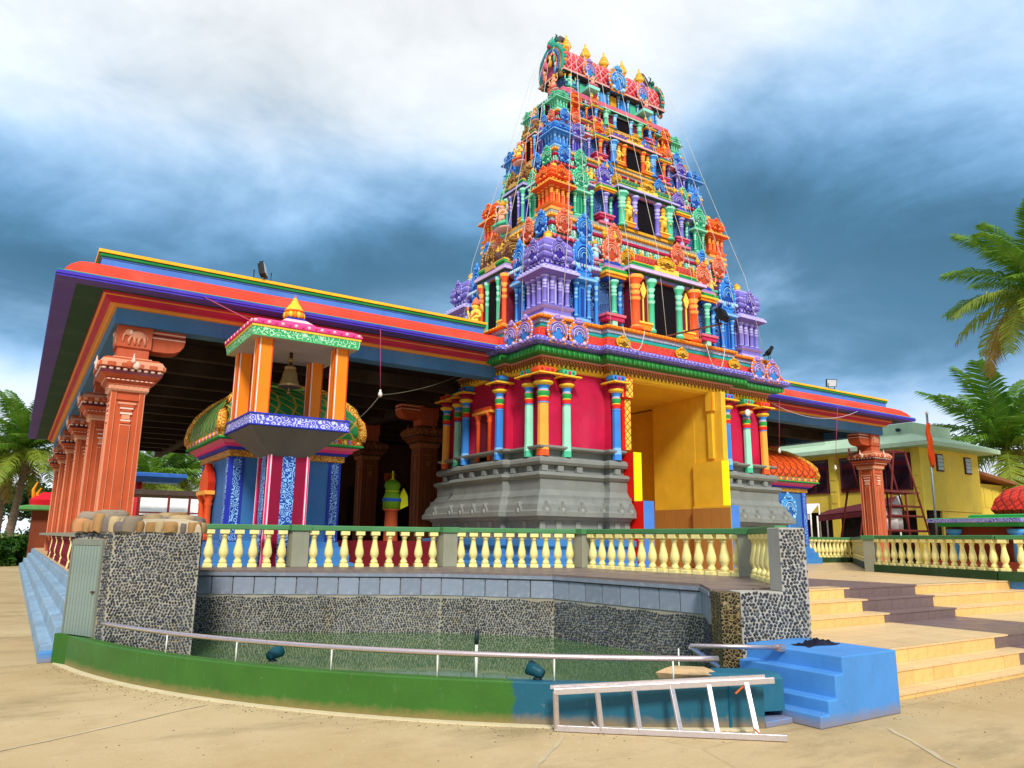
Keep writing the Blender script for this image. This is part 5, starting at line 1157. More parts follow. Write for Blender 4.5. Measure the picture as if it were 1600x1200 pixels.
# crow on the right corner medallion
b = MB(); k_ = paint('0C0C10', .5, .1, 0); c = Vector((17.52, 13.36, 6.80))
b.ell(c + Vector((0, 0, .12)), (.09, .07, .08), k_, 10, 6); b.tube([c + Vector((-.08, 0, .06)), c + Vector((0, 0, .13)), c + Vector((.10, 0, .22)), c + Vector((.14, 0, .27))], .075, 8, k_, r1=.05); b.ell(c + Vector((.14, 0, .28)), (.055, .05, .05), k_, 8, 5); b.tube([c + Vector((.18, 0, .28)), c + Vector((.25, 0, .265))], .02, 5, k_, r1=.004); b.tube([c + Vector((-.06, 0, .08)), c + Vector((-.24, 0, -.02))], .05, 5, k_, r1=.03)
for s in (-1, 1): b.tube([c + Vector((.0, s * .03, .06)), c + Vector((.02, s * .03, -.08))], .008, 4, k_)
b.build('crow', label='black crow perched on the right corner medallion', cat='bird')

# =================================================================== BELL PAVILION AND SHRINES
V_or, V_or2, V_wh, V_pk, V_gr, V_tr = paint('F06410', .42, .06, .15), paint('FA8A1A', .42, .06, .15), paint('F0EAE0', .5, .05, .15), paint('E83C84', .45, .08, .15), paint('3CBC6C', .45, .08, .15), paint('2A38B0', .45, .08, .15)
V_cream = paint('B9B49C', .7, .1, .2); V_grey = paint('6E6A64', .7, .12, .25); V_sc = scroll('5A58D8', 'D6D8F6', 9., 22., .15, 'violet_scroll'); V_blsc = scroll('0E3C9C', '8CC4F8', 10., 22., .2, 'blue_scroll'); V_mar = paint('8C0A34', .45, .08, .15); V_grsc = scroll('34B468', 'C8F4D4', 10., 18., .35, 'green_leaf_band')
px_, py_ = 4.17, 14.32
pv = root('bell_pavilion', (px_, py_, ZT), 'small bell pavilion on a post, pink and green roof over orange pillars', 'pavilion')
b = MB(); b.box(px_ - .36, px_ + .36, py_ - .36, py_ + .36, ZT, 3.1, V_mar); sh = b.build('post', pv)
for k in range(4):
    Mk = T((px_, py_, 0)) @ RZ(k * math.pi / 2)
    b = MB(); b.M = Mk; b.box(-.12, .12, -.372, -.361, ZT, 3.09, V_blsc); b.build('scroll_strip', sh)
    for s in (-1, 1):
        b = MB(); b.M = Mk; x = s * .34; b.box(x - .022, x + .022, -.385, -.361, ZT, 3.08, V_pk); b.box(x - .012, x + .008, -.392, -.386, ZT, 3.08, V_wh); b.build('edge_strip', sh)
b = MB(); b.sq(px_, py_, [(.36, 3.05), (.42, 3.1), (.88, 3.52)], V_grey); b.build('corbel', pv)
b = MB(); b.sq(px_, py_, [(.88, 3.52), (.93, 3.53, V_tr), (.93, 3.55, V_tr), (.915, 3.551, V_tr), (.915, 3.72, V_sc), (.93, 3.721, V_tr), (.93, 3.75, V_tr), (.90, 3.751, V_tr)], V_tr); b.build('tray', pv)
b = MB(); b.box(-.13, .13, -.13, .13, 0, 1.40, V_or2)
for k in range(4):
    b.M = RZ(k * math.pi / 2); b.box(-.105, -.085, -.137, -.129, 0, 1.399, V_wh); b.box(.12, .138, -.136, -.129, 0, 1.398, paint('C01830', .5)); b.box(-.137, -.118, -.1355, -.129, 0, 1.397, V_or)
PV = b.mesh('pillar')
for sx in (-1, 1):
    for sy in (-1, 1): put('pillar', PV, pv, T((px_ + sx * .72, py_ + sy * .72, 3.752)))
b = MB(); b.sq(px_, py_, [(.94, 5.13), (1.0, 5.131, V_cream), (1.0, 5.15, V_gr), (1.02, 5.29, V_grsc), (1.03, 5.291, K_yel), (1.03, 5.33, K_yel), (1.0, 5.332, K_yel)], V_cream); b.build('roof_band', pv)
b = MB(); b.sq(px_, py_, [(1.04, 5.333), (1.05, 5.35), (1.03, 5.41), (.9, 5.48), (.7, 5.53), (.42, 5.56)], V_pk)
rf = b.build('roof', pv)
for k in range(4):
    for i in range(17):
        b = MB(); b.M = T((px_, py_, 0)) @ RZ(k * math.pi / 2); x = -.98 + i * .1225; b.ell((x, -1.02, 5.385), (.045, .05, .04), V_pk if i % 2 else FAM['pink'][1], 6, 4); b.build('petal', rf)
b = MB(); b.sq(px_, py_, [(.44, 5.555), (.40, 5.60, FAM['pink'][1]), (.30, 5.68, V_pk), (.2, 5.76, FAM['pink'][1]), (.18, 5.77, V_tr), (.18, 5.80, V_tr)], V_pk); b.build('roof_cone', rf)
fn = MB(); fn.lathe(px_, py_, [(.10, 5.79), (.16, 5.82)], 12, V_or)
fn.lathe(px_, py_, [(.16, 5.92), (.2, 5.97, V_or), (.15, 6.04, K_yel), (.08, 6.14, K_yel), (.03, 6.25, K_yel), (0, 6.33)], 14, V_or)
for k in range(14): a = 2 * math.pi * k / 14; fn.ell((px_ + .17 * math.cos(a), py_ + .17 * math.sin(a), 5.875), (.052, .052, .07), K_yel if k % 2 else V_or2, 7, 5)
fn.build('finial', pv)
bl = root('bell', (px_, py_, 4.38), 'brass bell hanging inside the small orange pavilion', 'bell'); M_brass = metal('9A8450', .45, 'old_brass', .6)
b = MB(); b.lathe(px_, py_, [(.0, 4.48), (.17, 4.47), (.205, 4.44), (.21, 4.46), (.185, 4.51), (.15, 4.61), (.135, 4.71), (.11, 4.78), (.10, 4.80), (.12, 4.82), (.09, 4.86), (.0, 4.89)], 18, M_brass); b.build('bell_body', bl)
b = MB(); b.tube([(px_, py_, 4.88), (px_, py_, 5.14)], .035, 8, metal('5C4A2C', .5, 'bell_hook')); b.ell((px_, py_, 4.98), (.06, .06, .05), M_brass, 8, 5); b.build('hook', bl)
b = MB(); b.tube([(px_, py_, 4.46), (px_, py_, 4.34)], .02, 6, M_brass); b.ell((px_, py_, 4.33), (.035, .035, .035), M_brass, 8, 5); b.build('clapper', bl)

S_blue = paint('3C74B2', .5, .1, .25); S_green = lattice('1E8A44', 'C8A030', 9., .10, 'green_scale_tile'); S_orange = lattice('F05A18', '7C1C08', 9., .12, 'orange_scale_tile', .9); S_rib = scroll('C06A18', 'F4C848', 8., 20., .2, 'gilt_rib'); S_gb = scroll('A85A10', 'F2BC40', 14., 18., .1, 'gilt_band')
def shrine(name, x0, x1, y0, y1, zt, tile, lab, rib, ht):
    cx, cy, hx, hy = (x0 + x1) / 2, (y0 + y1) / 2, (x1 - x0) / 2, (y1 - y0) / 2
    r = root(name, (cx, cy, ZT), lab, 'shrine'); asp = hy / hx
    rc = [(x0, y0), (x1, y0), (x1, y1), (x0, y1)]
    b = MB(); b.stack(rc, [(.30, ZT), (.30, ZT + .18), (.22, ZT + .2), (.22, ZT + .36), (.14, ZT + .38), (.12, ZT + .5), (.04, ZT + .52), (.03, ZT + .6), (0, ZT + .62)], M_blue2); b.build('base', r)
    b = MB(); b.stack(rc, [(0, ZT + .6), (0, zt)], S_blue); w = b.build('wall', r)
    for (px2, py2) in rc:
        for k in (0, -math.pi / 2):
            s = (1 if px2 == x0 else -1) if k == 0 else (1 if py2 == y1 else -1)
            b = MB(); b.M = T((px2, py2, 0)) @ RZ(k)
            if k == 0 and py2 == y0 or k != 0 and px2 == x0:
                b.box(min(0, s * .26), max(0, s * .26), -.035, .0, ZT + .62, zt - .01, V_tr); b.box(min(s * .05, s * .21), max(s * .05, s * .21), -.044, -.036, ZT + .62, zt - .01, V_blsc); b.build('corner_strip', w)
    b = MB(); b.stack(rc, [(.02, zt), (.06, zt + .01), (.06, zt + .13, S_gb), (.10, zt + .135, V_tr), (.14, zt + .19, V_tr), (.18, zt + .20, V_pk), (.20, zt + .25, V_pk), (.30, zt + .30, FAM['pink'][0]), (.28, zt + .31, V_pk)], S_gb); b.build('cornice', r)
    b = MB(); b.stack(rc, [(.32, zt + .31), (.36, zt + .33), (.36, zt + .36, K_grn), (.34, zt + .365, K_grn), (.33, zt + .47, S_rib), (.35, zt + .48, K_yel), (.3, zt + .5)], M_gr); ba = b.build('dome_band', r)
    dm = [(hx + .30, zt + .48), (hx + .33, zt + .60), (hx + .30, zt + .82), (hx + .18, zt + 1.08 * ht), (hx - .04, zt + 1.32 * ht), (hx - .36, zt + 1.54 * ht), (hx - .72, zt + 1.68 * ht), (.3, zt + 1.75 * ht), (.12, zt + 1.78 * ht)]
    b = MB(); b.sq(cx, cy, dm, tile, asp); b.build('dome', r)
    for sx, sy in ((-1, -1), (1, -1), (1, 1), (-1, 1)):
        b = MB(); b.tube([(cx + sx * q[0] * .99, cy + sy * q[0] * asp * .99, q[1]) for q in dm], .12, 6, S_rib, r1=.04); b.build('dome_rib', r)
    n = 14; dot = MB(); dot.ell((0, 0, 0), (.045, .02, .045), FAM['gold'][1], 8, 4); dm1 = dot.mesh('boss_dot'); dot = MB(); dot.ell((0, 0, 0), (.045, .02, .045), FAM['lilac'][0], 8, 4); dm2 = dot.mesh('boss_dot'); dot = MB(); dot.ell((0, 0, 0), (.045, .02, .045), FAM['orange'][0], 8, 4); dm3 = dot.mesh('boss_dot')
    for i in range(n * 2): put('boss_dot', (dm1, dm2, dm3)[i % 3], ba, T((x0 - .25 + (x1 - x0 + .5) * i / (n * 2 - 1), y0 - .345, zt + .42)))
    for i in range(n * 2): put('boss_dot', (dm1, dm2, dm3)[i % 3], ba, T((x0 - .345, y0 - .25 + (y1 - y0 + .5) * i / (n * 2 - 1), zt + .42)) @ RZ(-math.pi / 2))
    return r
s1 = shrine('small_shrine', 3.49, 5.78, 15.6, 18.2, 3.16, S_green, 'blue shrine with a green scaled dome behind the bell pavilion', None, 1.02)
b = MB(); b.M = T((3.46, 17.1, 0)) @ RZ(-math.pi / 2); m, l, d = FAM['orange']
for x in (-.3, .3): b.lathe(x, -.08, [(.09, ZT + .62), (.075, ZT + .8), (.07, 2.2), (.09, 2.25), (.07, 2.3), (.12, 2.4), (.14, 2.44)], 8, m)
b.box(-.45, .45, -.2, 0, 2.44, 2.52, l); b.ext([(-.42, 2.52), (.42, 2.52), (.44, 2.7), (.3, 2.9), (.1, 3.0), (0, 3.12), (-.1, 3.0), (-.3, 2.9), (-.44, 2.7)], -.15, 0, m, d); b.box(-.22, .22, -.02, 0, ZT + .62, 2.43, d); b.build('side_niche', s1)
s2 = shrine('small_shrine', 20.7, 23.15, 16.5, 19.0, 3.28, S_orange, 'blue shrine with an orange scaled dome right of the tower', None, .92)
b = MB(); b.M = T((22.1, 16.44, 2.3)); medallion(b, .75, 1.0, *FAM['sky']); b.build('leaf_ornament', s2)
b = MB(); b.M = T((22.1, 16.46, 0)); b.lathe(0, 0, [(.08, 1.6), (.05, 1.7), (.05, 2.2), (.12, 2.32)], 8, FAM['sky'][0]); b.build('leaf_stem', s2)
# draped idol on a stand inside the hall
idol = root('draped_idol', (8.55, 19.0, ZT), 'idol in bright lime and yellow drapery on a stand inside the dark hall', 'statue')
L1, L2, L3 = paint('6C9A18', .6, .12, .1), paint('D6D820', .6, .1, .1), paint('1E58B0', .6)
b = MB(); b.lathe(8.55, 19, [(.28, ZT), (.28, ZT + .5), (.2, ZT + .55), (.17, 2.3), (.26, 2.35)], 10, M_od); b.build('stand', idol)
b = MB(); b.lathe(8.55, 19, [(.24, 2.35), (.25, 2.55, L1), (.26, 2.56, L3), (.26, 2.64, L3), (.24, 2.65, L1), (.18, 2.82, L1), (.20, 2.84, L2), (.18, 2.87, L1), (.22, 2.97, L1), (.2, 3.07, L1), (.08, 3.14, L1), (.025, 3.18, L2), (.025, 3.38, L2), (0, 3.4)], 12, L1); b.build('body', idol)
b = MB(); b.ext([(.2, 2.35), (.42, 2.45), (.40, 2.72), (.28, 2.92), (.18, 2.7)], -.04, .04, L2); b.v = [(x + 8.55, y + 18.9, z) for x, y, z in b.v]; b.build('drape', idol)
b = MB(); b.box(5.9, 9.2, 16.35, 16.5, ZT, 1.52, paint('6E0F1C', .5, .15, .2)); b.build('hall_curb', hall)

# =================================================================== YARD BEYOND
Y_wall = paint('DCC04A', .6, .08, .3); Y_roof = paint('A9C4A6', .6, .1, .35); Y_frame = paint('5A2230', .5); Y_dark = paint('1C1210', .8)
def glass_mat():
    q = NB('dark_window_glass'); return q.fin(q.mix(q.mr(q.noise(q.co(), 1.2, 3), .4, .6, 0, 1), lin('1E1016'), lin('38202A')), .08, .6)
Y_glass = glass_mat()
yb = root('yellow_building', (38.7, 24.5, 0), 'two storey yellow building with a pale green roof right of the hall', 'building')
b = MB(); b.box(36, 41.45, 19.15, 31, 3.15, 6.12, Y_wall); b.box(37.5, 41.4, 19.2, 31, 0, 3.149, Y_wall); b.build('wall', yb)
b = MB(); b.stack([(35.2, 18.35), (42.2, 18.35), (42.2, 31.8), (35.2, 31.8)], [(-.1, 6.12), (0, 6.14), (0, 6.34), (-.04, 6.36), (-1.6, 6.95), (-2.2, 7.1)], Y_roof); b.build('roof', yb)
b = MB(); b.box(36.9, 40.5, 19.9, 22.4, 6.5, 7.52, Y_roof); b.build('roof_block', yb)
b = MB(); b.stack([(36.3, 24.4), (40.5, 24.4), (40.5, 30), (36.3, 30)], [(0, 6.5), (-.1, 7.0), (-.9, 7.6)], Y_roof); b.build('roof_hip', yb)
b = MB(); b.tube([(36.88, 20.6, 7.2), (36.7, 20.6, 7.18)], .09, 8, M_blk); b.build('roof_vent', yb)
for y0, y1 in ((19.75, 23.35), (24.2, 25.6), (26.4, 28.6)):
    b = MB(); b.box(35.93, 36.001, y0 - .08, y1 + .08, 4.12, 5.92, Y_frame); f = b.build('window', yb); n = max(2, round((y1 - y0) / 1.2))
    for k in range(n):
        a = y0 + (y1 - y0) * k / n; b = MB(); b.box(35.915, 35.929, a + .03, a + (y1 - y0) / n - .03, 4.2, 5.84, Y_glass); b.build('pane', f)
for x0, x1 in ((37.35, 37.85), (40.05, 40.55)):
    b = MB(); b.box(x0 - .07, x1 + .07, 19.09, 19.149, 5.05, 5.9, Y_frame); f = b.build('window', yb)
    for k in range(4): b = MB(); b.box(x0, x1, 19.07, 19.088, 5.12 + .185 * k, 5.28 + .185 * k, paint('9DB0B4', .25)); b.build('louvre', f)
for y in (19.35, 23.8, 26.0):
    b = MB(); b.box(35.86, 35.998, y - .2, y + .22, 0, 6.118, Y_wall); b.build('pilaster', yb)
    for k in range(4):
        b = MB(); b.box(35.83, 35.858, y - .13, y + .13, 3.6 + .6 * k, 4.05 + .6 * k, Y_wall); b.build('pilaster_panel', yb)
b = MB(); b.box(36.5, 37.48, 19.3, 31, 0, 3.148, Y_dark); b.build('ground_floor_dark', yb)  # near-black block paints the shade of the open ground floor
an = root('annex', (44.5, 21, 0), 'low yellow annex with a brown lean-to roof beside the yellow building', 'building')
b = MB(); b.box(41.5, 46.6, 19.8, 24, 0, 4.75, Y_wall); b.build('wall', an)
b = MB(); b.ext([(41.3, 5.2), (48.2, 4.5), (48.2, 4.66), (41.3, 5.36)], 19.2, 24.5, paint('8E5A3A', .6, .15, .4)); b.build('roof', an)
for k in range(4): b = MB(); b.box(42.2 + .9 * k, 42.95 + .9 * k, 19.77, 19.799, 3.5, 4.5, Y_wall); b.build('wall_panel', an)
# canopies
C_wh, C_mar = paint('E8E4E4', .6, .06, .2), paint('5C2028', .7, .12, .2)
for (mt, pts, lab) in ((C_wh, [(33.6, 25.5, 3.5), (33.6, 23.2, 3.5), (32.6, 23.0, 2.95), (32.6, 25.6, 2.95)], 'white canopy at the foot of the yellow building'), (C_mar, [(33.9, 23.0, 3.15), (33.9, 19.3, 3.72), (32.4, 18.9, 3.15), (32.4, 22.5, 2.85)], 'maroon fabric canopy in front of the yellow building')):
    r = root('canopy', (33.2, (pts[0][1] + pts[1][1]) / 2, 0), lab, 'canopy', 'canopies by the yellow building')
    b = MB(); lo = [(x, y, z - .03) for x, y, z in pts]; b.add(pts + lo, [(0, 1, 2, 3), (7, 6, 5, 4), (0, 4, 5, 1), (1, 5, 6, 2), (2, 6, 7, 3), (3, 7, 4, 0)], mt)
    p, q = pts[2], pts[3]; b.add([p, q, (q[0], q[1], q[2] - .28), (p[0], p[1], p[2] - .28)], [(0, 1, 2, 3)], mt); b.build('sheet', r)
    for (x, y, z) in pts: b = MB(); b.tube([(x, y, 0), (x, y, z - .02)], .04, 6, V_wh); b.build('pole', r)
r = root('white_sheet', (32.6, 18.0, 2), 'white sheet hung behind the red scaffold', 'sheet')
b = MB(); n = 8
vs = [(32.2 - 1.9 * i / n, 18.2 + .06 * math.sin(i * 2.), z) for i in range(n + 1) for z in (2.15, 3.1 + .6 * (1 - i / n) ** 2)]
b.add(vs, [(2 * i, 2 * i + 2, 2 * i + 3, 2 * i + 1) for i in range(n)], C_wh, True); ob = b.build('cloth', r); so = ob.modifiers.new('solid', 'SOLIDIFY'); so.thickness = .02
# scaffold
sc_ = root('scaffold', (30.3, 17.5, ZT), 'rusty dark red trestle scaffold with a small platform', 'scaffold'); M_sc = paint('6A2420', .6, .2, .4)
y1, y2 = 17.3, 18.1
for y in (y1, y2):
    for nm, a, c in (('leg', (30.4, 5.37), (29.3, ZT)), ('leg', (31.25, 5.37), (33.0, ZT)), ('top_bar', (30.4, 5.37), (31.25, 5.37)), ('rung', (29.75, 2.7), (32.2, 2.7)), ('rung', (29.85, 3.1), (32.05, 3.1)), ('rung', (29.55, 2.1), (32.5, 2.1)), ('brace', (28.2, 3.66), (27.2, ZT)), ('post', (28.5, 5.4), (28.95, 3.7)), ('post', (31.0, 3.75), (31.05, ZT))):
        b = MB(); b.tube([(a[0], y, a[1]), (c[0], y, c[1])], .045, 6, M_sc); b.build(nm, sc_)
b = MB(); b.box(27.9, 31.9, y1 - .1, y2 + .1, 3.64, 3.72, M_sc); b.build('platform', sc_)
for a, c in ((30.4, 5.37), (31.25, 5.37), (29.55, 2.1), (32.5, 2.1)): b = MB(); b.tube([(a, y1, c), (a, y2, c)], .04, 6, M_sc); b.build('cross_bar', sc_)
# flag
fl = root('flagpole', (34.5, 18, 0), 'slim grey flagpole with a small white knob before the yellow building', 'pole')
b = MB(); b.tube([(34.45, 18, 0), (34.7, 18, 7.48)], .05, 8, metal('9AA0A0', .4, 'pole_steel')); b.build('pole', fl); b = MB(); b.ell((34.7, 18, 7.5), (.08, .08, .08), V_wh, 8, 6); b.build('knob', fl)
b = MB(); n = 12; vs = []
for i in range(n + 1):
    z = 6.95 - 2.0 * i / n; w = .12 + .36 * math.sin(math.pi * min(1, i / n * 1.1)) ** .7
    for j in range(5): vs.append((34.62 - w * (j / 4 - .35), 17.92 + .09 * math.sin(j * 2.2 + i * .5), z + .1 * j / 4))
b.add(vs, [(i * 5 + j, i * 5 + j + 1, i * 5 + 6 + j, i * 5 + 5 + j) for i in range(n) for j in range(4)], paint('F0521C', .7, .12, .1), True); ob = b.build('flag', label='limp saffron orange flag hanging on the pole', cat='flag'); so = ob.modifiers.new('solid', 'SOLIDIFY'); so.thickness = .015
# far right little shrine
fs = root('roadside_shrine', (35.6, 15.6, 0), 'small colourful shrine with a red dome at the right edge', 'shrine')
cx, cy = 35.6, 15.6
b = MB(); b.sq(cx, cy, [(2.2, 0), (2.2, .9), (1.7, .92), (1.7, 2.3)], paint('8A3820', .6)); b.build('body', fs)
for sx in (-1, 1):
    for sy in (-1, 1):
        b = MB(); b.lathe(cx + sx * 2.0, cy + sy * 1.2, [(.16, .9), (.14, 1.9), (.3, 2.05, FAM['blue'][0]), (.34, 2.2)], 8, FAM['orange'][0] if sx > 0 else FAM['sky'][0]); b.build('column', fs)
b = MB(); b.sq(cx, cy, [(2.5, 2.3), (2.6, 2.45, K_grn), (2.9, 2.47, V_sc), (2.95, 2.62, V_sc), (2.6, 2.66)], K_grn, .62); b.build('eave', fs)
b = MB(); b.sq(cx + 1.2, cy, [(1.9, 2.66), (1.9, 2.8, K_grn), (1.75, 2.85)], K_grn, .62); b.build('upper_eave', fs)
b = MB(); b.sq(cx + 2.6, cy, [(1.3, 2.84), (1.5, 3.1), (1.3, 3.6), (.9, 4.0), (.3, 4.2)], lattice('E83418', '8A1408', 9., .15, 'red_scale_tile'), .7); b.build('dome', fs)

# ---- planting
def palm(loc, h, fl_, nf, seed, lab, lean=(0, 0), rmin=.0, yellow=.2, dead=2):
    random.seed(seed); x, y = loc; r = root('palm_tree', (x, y, 0), lab, 'tree', 'coconut palms around the temple')
    b = MB(); pts = [(x + lean[0] * (1 - (k / 9)) ** 2, y + lean[1] * (1 - (k / 9)) ** 2, h * k / 9) for k in range(10)]
    b.tube(pts, .26, 10, M_bark, r1=.15)
    for k in range(26): z = h * (k + .5) / 26; f = 1 - z / h; b.lathe(x + lean[0] * f * f, y + lean[1] * f * f, [(.245 - .09 * z / h, z), (.275 - .09 * z / h, z + .05), (.24 - .09 * z / h, z + .1)], 10, M_bark)
    b.build('trunk', r)
    metas = []
    for v in range(4):
        b = MB(); mt = (M_pl1, M_pl1, M_pl2, M_pl3)[v]; n = 46; Lf = fl_ * (1, .92, 1.05, .9)[v]; droop = (.55, .75, 1.0, 1.25)[v]
        def rach(t): return Vector((Lf * (t - .12 * droop * t * t * t), 0, Lf * (.30 * t - droop * .55 * t * t)))
        b.tube([rach(k / 10) for k in range(11)], .035, 5, M_rach, r1=.008)
        for k in range(2, n):
            t = k / n; p = rach(t); q = rach(min(1, t + .02)); dr = (q - p).normalized() if (q - p).length > 0 else Vector((1, 0, 0))
            ll = Lf * .27 * math.sin(math.pi * (.12 + .84 * t)) ** .65 * random.uniform(.85, 1.1)
            for s in (-1, 1):
                side = Vector((0, s, 0)); d1 = (dr * .55 + side * .85 + Vector((0, 0, .16 - .3 * droop * random.uniform(.2, 1.6)))).normalized(); d2 = (dr * .6 + side * .55 + Vector((0, 0, -.75 - .3 * droop))).normalized()
                m_ = p + d1 * ll * .55; e = m_ + d2 * ll * .5; w = dr * random.uniform(.03, .045) * fl_ * .5
                b.add([p - w * .5, p + w * .5, m_ + w * .55, m_ - w * .55, e], [(0, 1, 2, 3), (3, 2, 4)], mt)
        metas.append(b.mesh('frond'))
    for k in range(nf):
        a = 2 * math.pi * k * .381966 + random.uniform(-.15, .15); f = k / nf
        el = R(62 - 95 * f + random.uniform(-8, 8)); v = 0 if f < .35 else (1 if f < .6 else (2 if f < 1 - dead / nf else 3))
        s = random.uniform(.85, 1.08)
        put('frond', metas[v], r, T((x, y, h)) @ RZ(a) @ Matrix.Rotation(-el, 4, 'Y') @ T((.08, 0, 0)) @ Matrix.Diagonal((s, s, s, 1)))
    for k in range(7):
        a = k * .9; b = MB(); b.ell((x + .3 * math.cos(a), y + .3 * math.sin(a), h - .35 - .08 * (k % 3)), (.14, .14, .17), M_nut, 8, 6); b.build('coconut', r)
    return r
M_bark = paint('7C6A56', .9, .25, .6); M_pl1 = leaf_mat('3C6A1A', '6E982E', 'palm_leaf', .35); M_pl2 = leaf_mat('5C7A22', '96A63A', 'old_palm_leaf', .35); M_pl3 = leaf_mat('8C7A30', 'A88C48', 'dry_palm_leaf', .3); M_rach = paint('8A8A3C', .6); M_nut = paint('8C9A38', .5, .2, .3)
palm((34.9, 12.7), 11.8, 4.5, 34, 1, 'tall coconut palm leaning in at the right edge')
palm((49.5, 21.2), 7.2, 6.4, 30, 2, 'shorter coconut palm behind the yellow building')
palm((.15, 50), 6.2, 4.2, 34, 3, 'coconut palm standing left of the hall pillars', (-.5, 0))
palm((-.75, 52), 5.2, 3.2, 24, 14, 'leftmost coconut palm, half cut by the picture edge')
palm((10.8, 83), 6.8, 6.0, 26, 4, 'far palm seen under the hall roof beside the front pillar')
palm((14.6, 86), 7.4, 6.4, 26, 5, 'far palm seen under the hall roof beside the green domed shrine')
M_lf1 = leaf_mat('24481A', '4A7A22', 'bush_leaf', .25); M_lf2 = leaf_mat('1A3A18', '356026', 'tree_leaf', .2)
def leafy(b, c, r, n, s, mat):
    for _ in range(n):
        while True:
            p = Vector((random.uniform(-1, 1), random.uniform(-1, 1), random.uniform(-1, 1)))
            if .35 < p.length < 1: break
        lump = .82 + .25 * math.sin(p.x * 5 + c[0]) * math.sin(p.y * 4.3 + c[1]) + .12 * math.sin(p.z * 7)
        q = Vector((c[0] + p.x * r[0] * lump, c[1] + p.y * r[1] * lump, c[2] + p.z * r[2] * lump))
        if q.z < .02: continue
        u = Vector((random.gauss(0, 1), random.gauss(0, 1), random.gauss(0, .6))).normalized(); v = u.cross(Vector((random.gauss(0, 1), random.gauss(0, 1), random.gauss(0, 1)))).normalized(); k = s * random.uniform(.6, 1.3)
        b.add([q - u * k, q + v * k * .45, q + u * k, q - v * k * .45], [(0, 1, 2, 3)], mat)
random.seed(21)
for (x, y, z, rx, rz, lab) in ((-.6, 45.5, .7, 1.3, 1.0, 'bright green bush at the left edge beside the yard'), (.55, 47, .8, 1.0, 1.1, 'clipped green bush left of the hall pillars'), (-2.2, 49, 1.0, 1.6, 1.5, 'dark bush behind the leftmost palm')):
    b = MB(); leafy(b, (x, y, z), (rx, rx, rz), 2200, .13, M_lf1); b.build('bush', label=lab, cat='bush', group='bushes at the left edge')
def tree(x, y, h, rr, lab, n=2600):
    r = root('tree', (x, y, 0), lab, 'tree', 'leafy trees behind the temple')
    b = MB(); b.tube([(x, y, 0), (x + .1, y, h * .3), (x - .1, y, h * .6)], .28, 8, M_bark, r1=.12)
    for k in range(5): a = k * 1.26; b.tube([(x, y, h * .35 + .3 * k), (x + rr * .5 * math.cos(a), y + rr * .5 * math.sin(a), h * .6 + .2 * k)], .1, 6, M_bark, r1=.03)
    b.build('trunk', r); b = MB()
    for k in range(7): a = k * .9; q = rr * (.55 if k else 0); leafy(b, (x + q * math.cos(a), y + q * math.sin(a), h * (.62 + .05 * (k % 3))), (rr * .6, rr * .6, h * .22), n // 7, .24, M_lf2)
    b.build('crown', r)
random.seed(8)
for (x, y, h, rr, lab) in ((-3.2, 60, 6.2, 3.6, 'dark leafy tree at the far left edge'), (1.2, 66, 6.0, 3.4, 'leafy tree behind the left palm'), (4.0, 72, 5.0, 3.0, 'leafy tree just behind the receding pillars'), (12.6, 95, 6.5, 4.2, 'far leafy tree under the hall roof'), (18.5, 98, 6.5, 4.2, 'far leafy tree behind the hall'), (52.5, 26, 4.6, 2.6, 'leafy tree behind the annex')): tree(x, y, h, rr, lab)
# small shrine beyond the pillars on the left
ls = root('far_shrine', (1.0, 45.9, 0), 'little shrine with red roof and green eave beyond the left pillars', 'shrine')
b = MB(); b.box(.75, 2.2, 45.8, 47.2, 0, 2.75, paint('7A3A22', .6)); b.build('body', ls)
b = MB(); b.stack([(.2, 45.2), (2.6, 45.2), (2.6, 47.6), (.2, 47.6)], [(0, 2.75), (.05, 2.8), (.05, 2.95), (-.3, 3.02)], paint('5C9A58', .6)); b.build('eave', ls)
b = MB(); b.stack([(.6, 45.5), (2.3, 45.5), (2.3, 47.3), (.6, 47.3)], [(0, 3.02), (.05, 3.3), (-.5, 3.7)], paint('D8182C', .6)); b.build('roof', ls)
for k, (x, hh) in enumerate(((.75, 1.0), (.95, .7))): b = MB(); b.tube([(x, 45.8, 3.2), (x - .1, 45.8, 3.2 + hh * .6), (x + .05, 45.8, 3.2 + hh)], .12, 7, paint('F0921C', .6), r1=.03); b.build('flame_finial', ls)
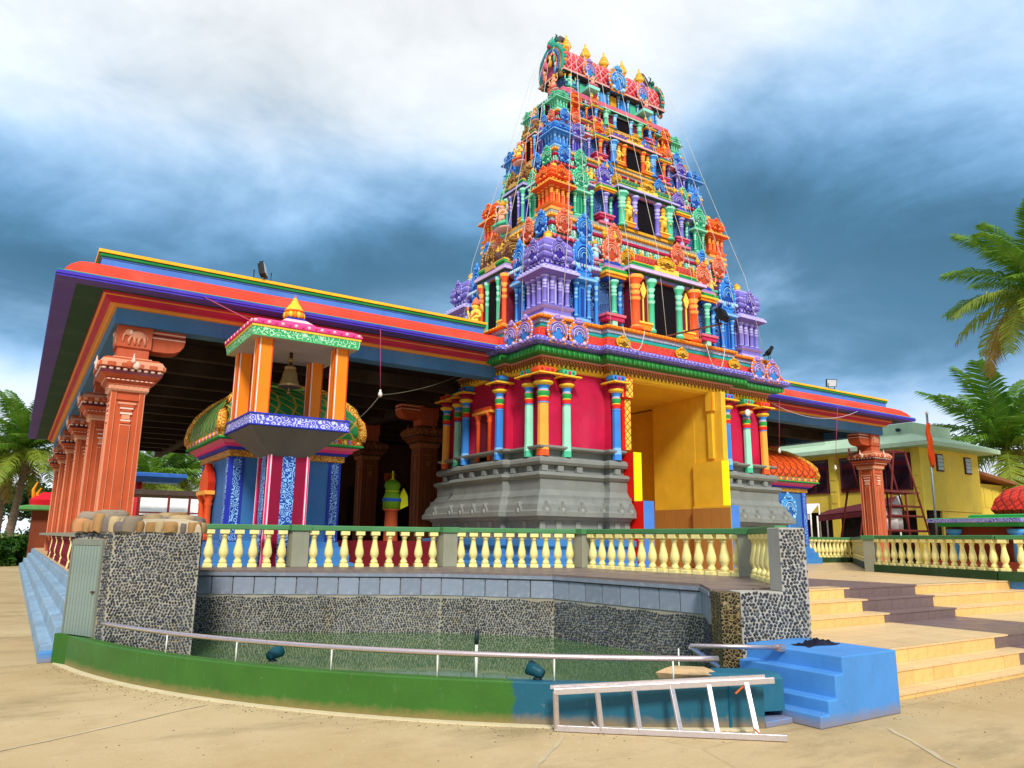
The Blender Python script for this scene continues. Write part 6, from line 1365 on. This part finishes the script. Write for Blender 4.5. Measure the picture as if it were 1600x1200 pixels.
# sheds seen through the hall
sh_ = root('shed', (10, 60, 0), 'open shed with a flat brown roof seen through the hall', 'shed')
b = MB(); b.box(7.0, 13.5, 59, 64, 4.4, 4.75, paint('4E4038', .7)); b.build('roof', sh_)
for x in (7.2, 9.2, 10.6, 12.2): b = MB(); b.box(x - .07, x + .07, 59.1, 59.25, 0, 4.4, M_sc); b.build('post', sh_)
b = MB(); b.box(7.2, 12.2, 59.12, 59.22, 3.1, 3.2, M_sc); b.build('cross_rail', sh_)
bs_ = root('blue_canopy', (9, 66, 0), 'small blue edged canopy above the brown shed', 'canopy')
b = MB(); b.stack([(7.2, 65), (11.3, 65), (11.3, 68), (7.2, 68)], [(-.5, 5.7), (0, 6.1), (0, 6.35), (-.1, 6.4)], paint('2E62B0', .5)); b.build('roof', bs_)
b = MB(); b.lathe(8, 66.5, [(.25, 0), (.25, 5.72)], 8, paint('C02020', .6)); b.build('post', bs_)
wr = root('white_roofed_house', (12, 72, 0), 'low house with a white roof behind the brown shed', 'building')
b = MB(); b.box(8, 17, 70, 76, 0, 3.2, paint('6E3030', .7)); b.build('wall', wr); b = MB(); b.extx([(69, 3.2), (73, 4.9), (77, 3.2)], 7.4, 17.6, paint('D8D4CC', .6)); b.build('roof', wr)

# loose grit and bits of leaf litter gathered along the kerb and steps
random.seed(31); b = MB(); gm = [paint(h, .9) for h in ('8E7A56', 'A89470', '75654A', 'C8B894')]
for k in range(1500):
    if k < 800: a = random.uniform(-169, -118); r_ = 9.56 + abs(random.gauss(0, .16)); x, y = 10.1 + r_ * math.cos(R(a)), 13.1 + r_ * math.sin(R(a))
    elif k < 1000: x, y = random.uniform(6.1, 11), 4.33 - abs(random.gauss(0, .12)) if random.random() < .4 else 4.66 - abs(random.gauss(0, .15))
    else: x, y = random.uniform(-1, 9), random.uniform(2.8, 9.5)
    if k >= 1000 and math.hypot(x - 10.1, y - 13.1) < 9.6: continue
    if y > 4.3 and x > 6.05 and x < 7.4: continue
    s_ = random.uniform(.003, .008); b.ell((x, y, s_ * .4), (s_ * random.uniform(.8, 1.6), s_, s_ * .6), random.choice(gm), 5, 3)
b.build('grit', label='scattered grit and small stones on the yard', kind='stuff')
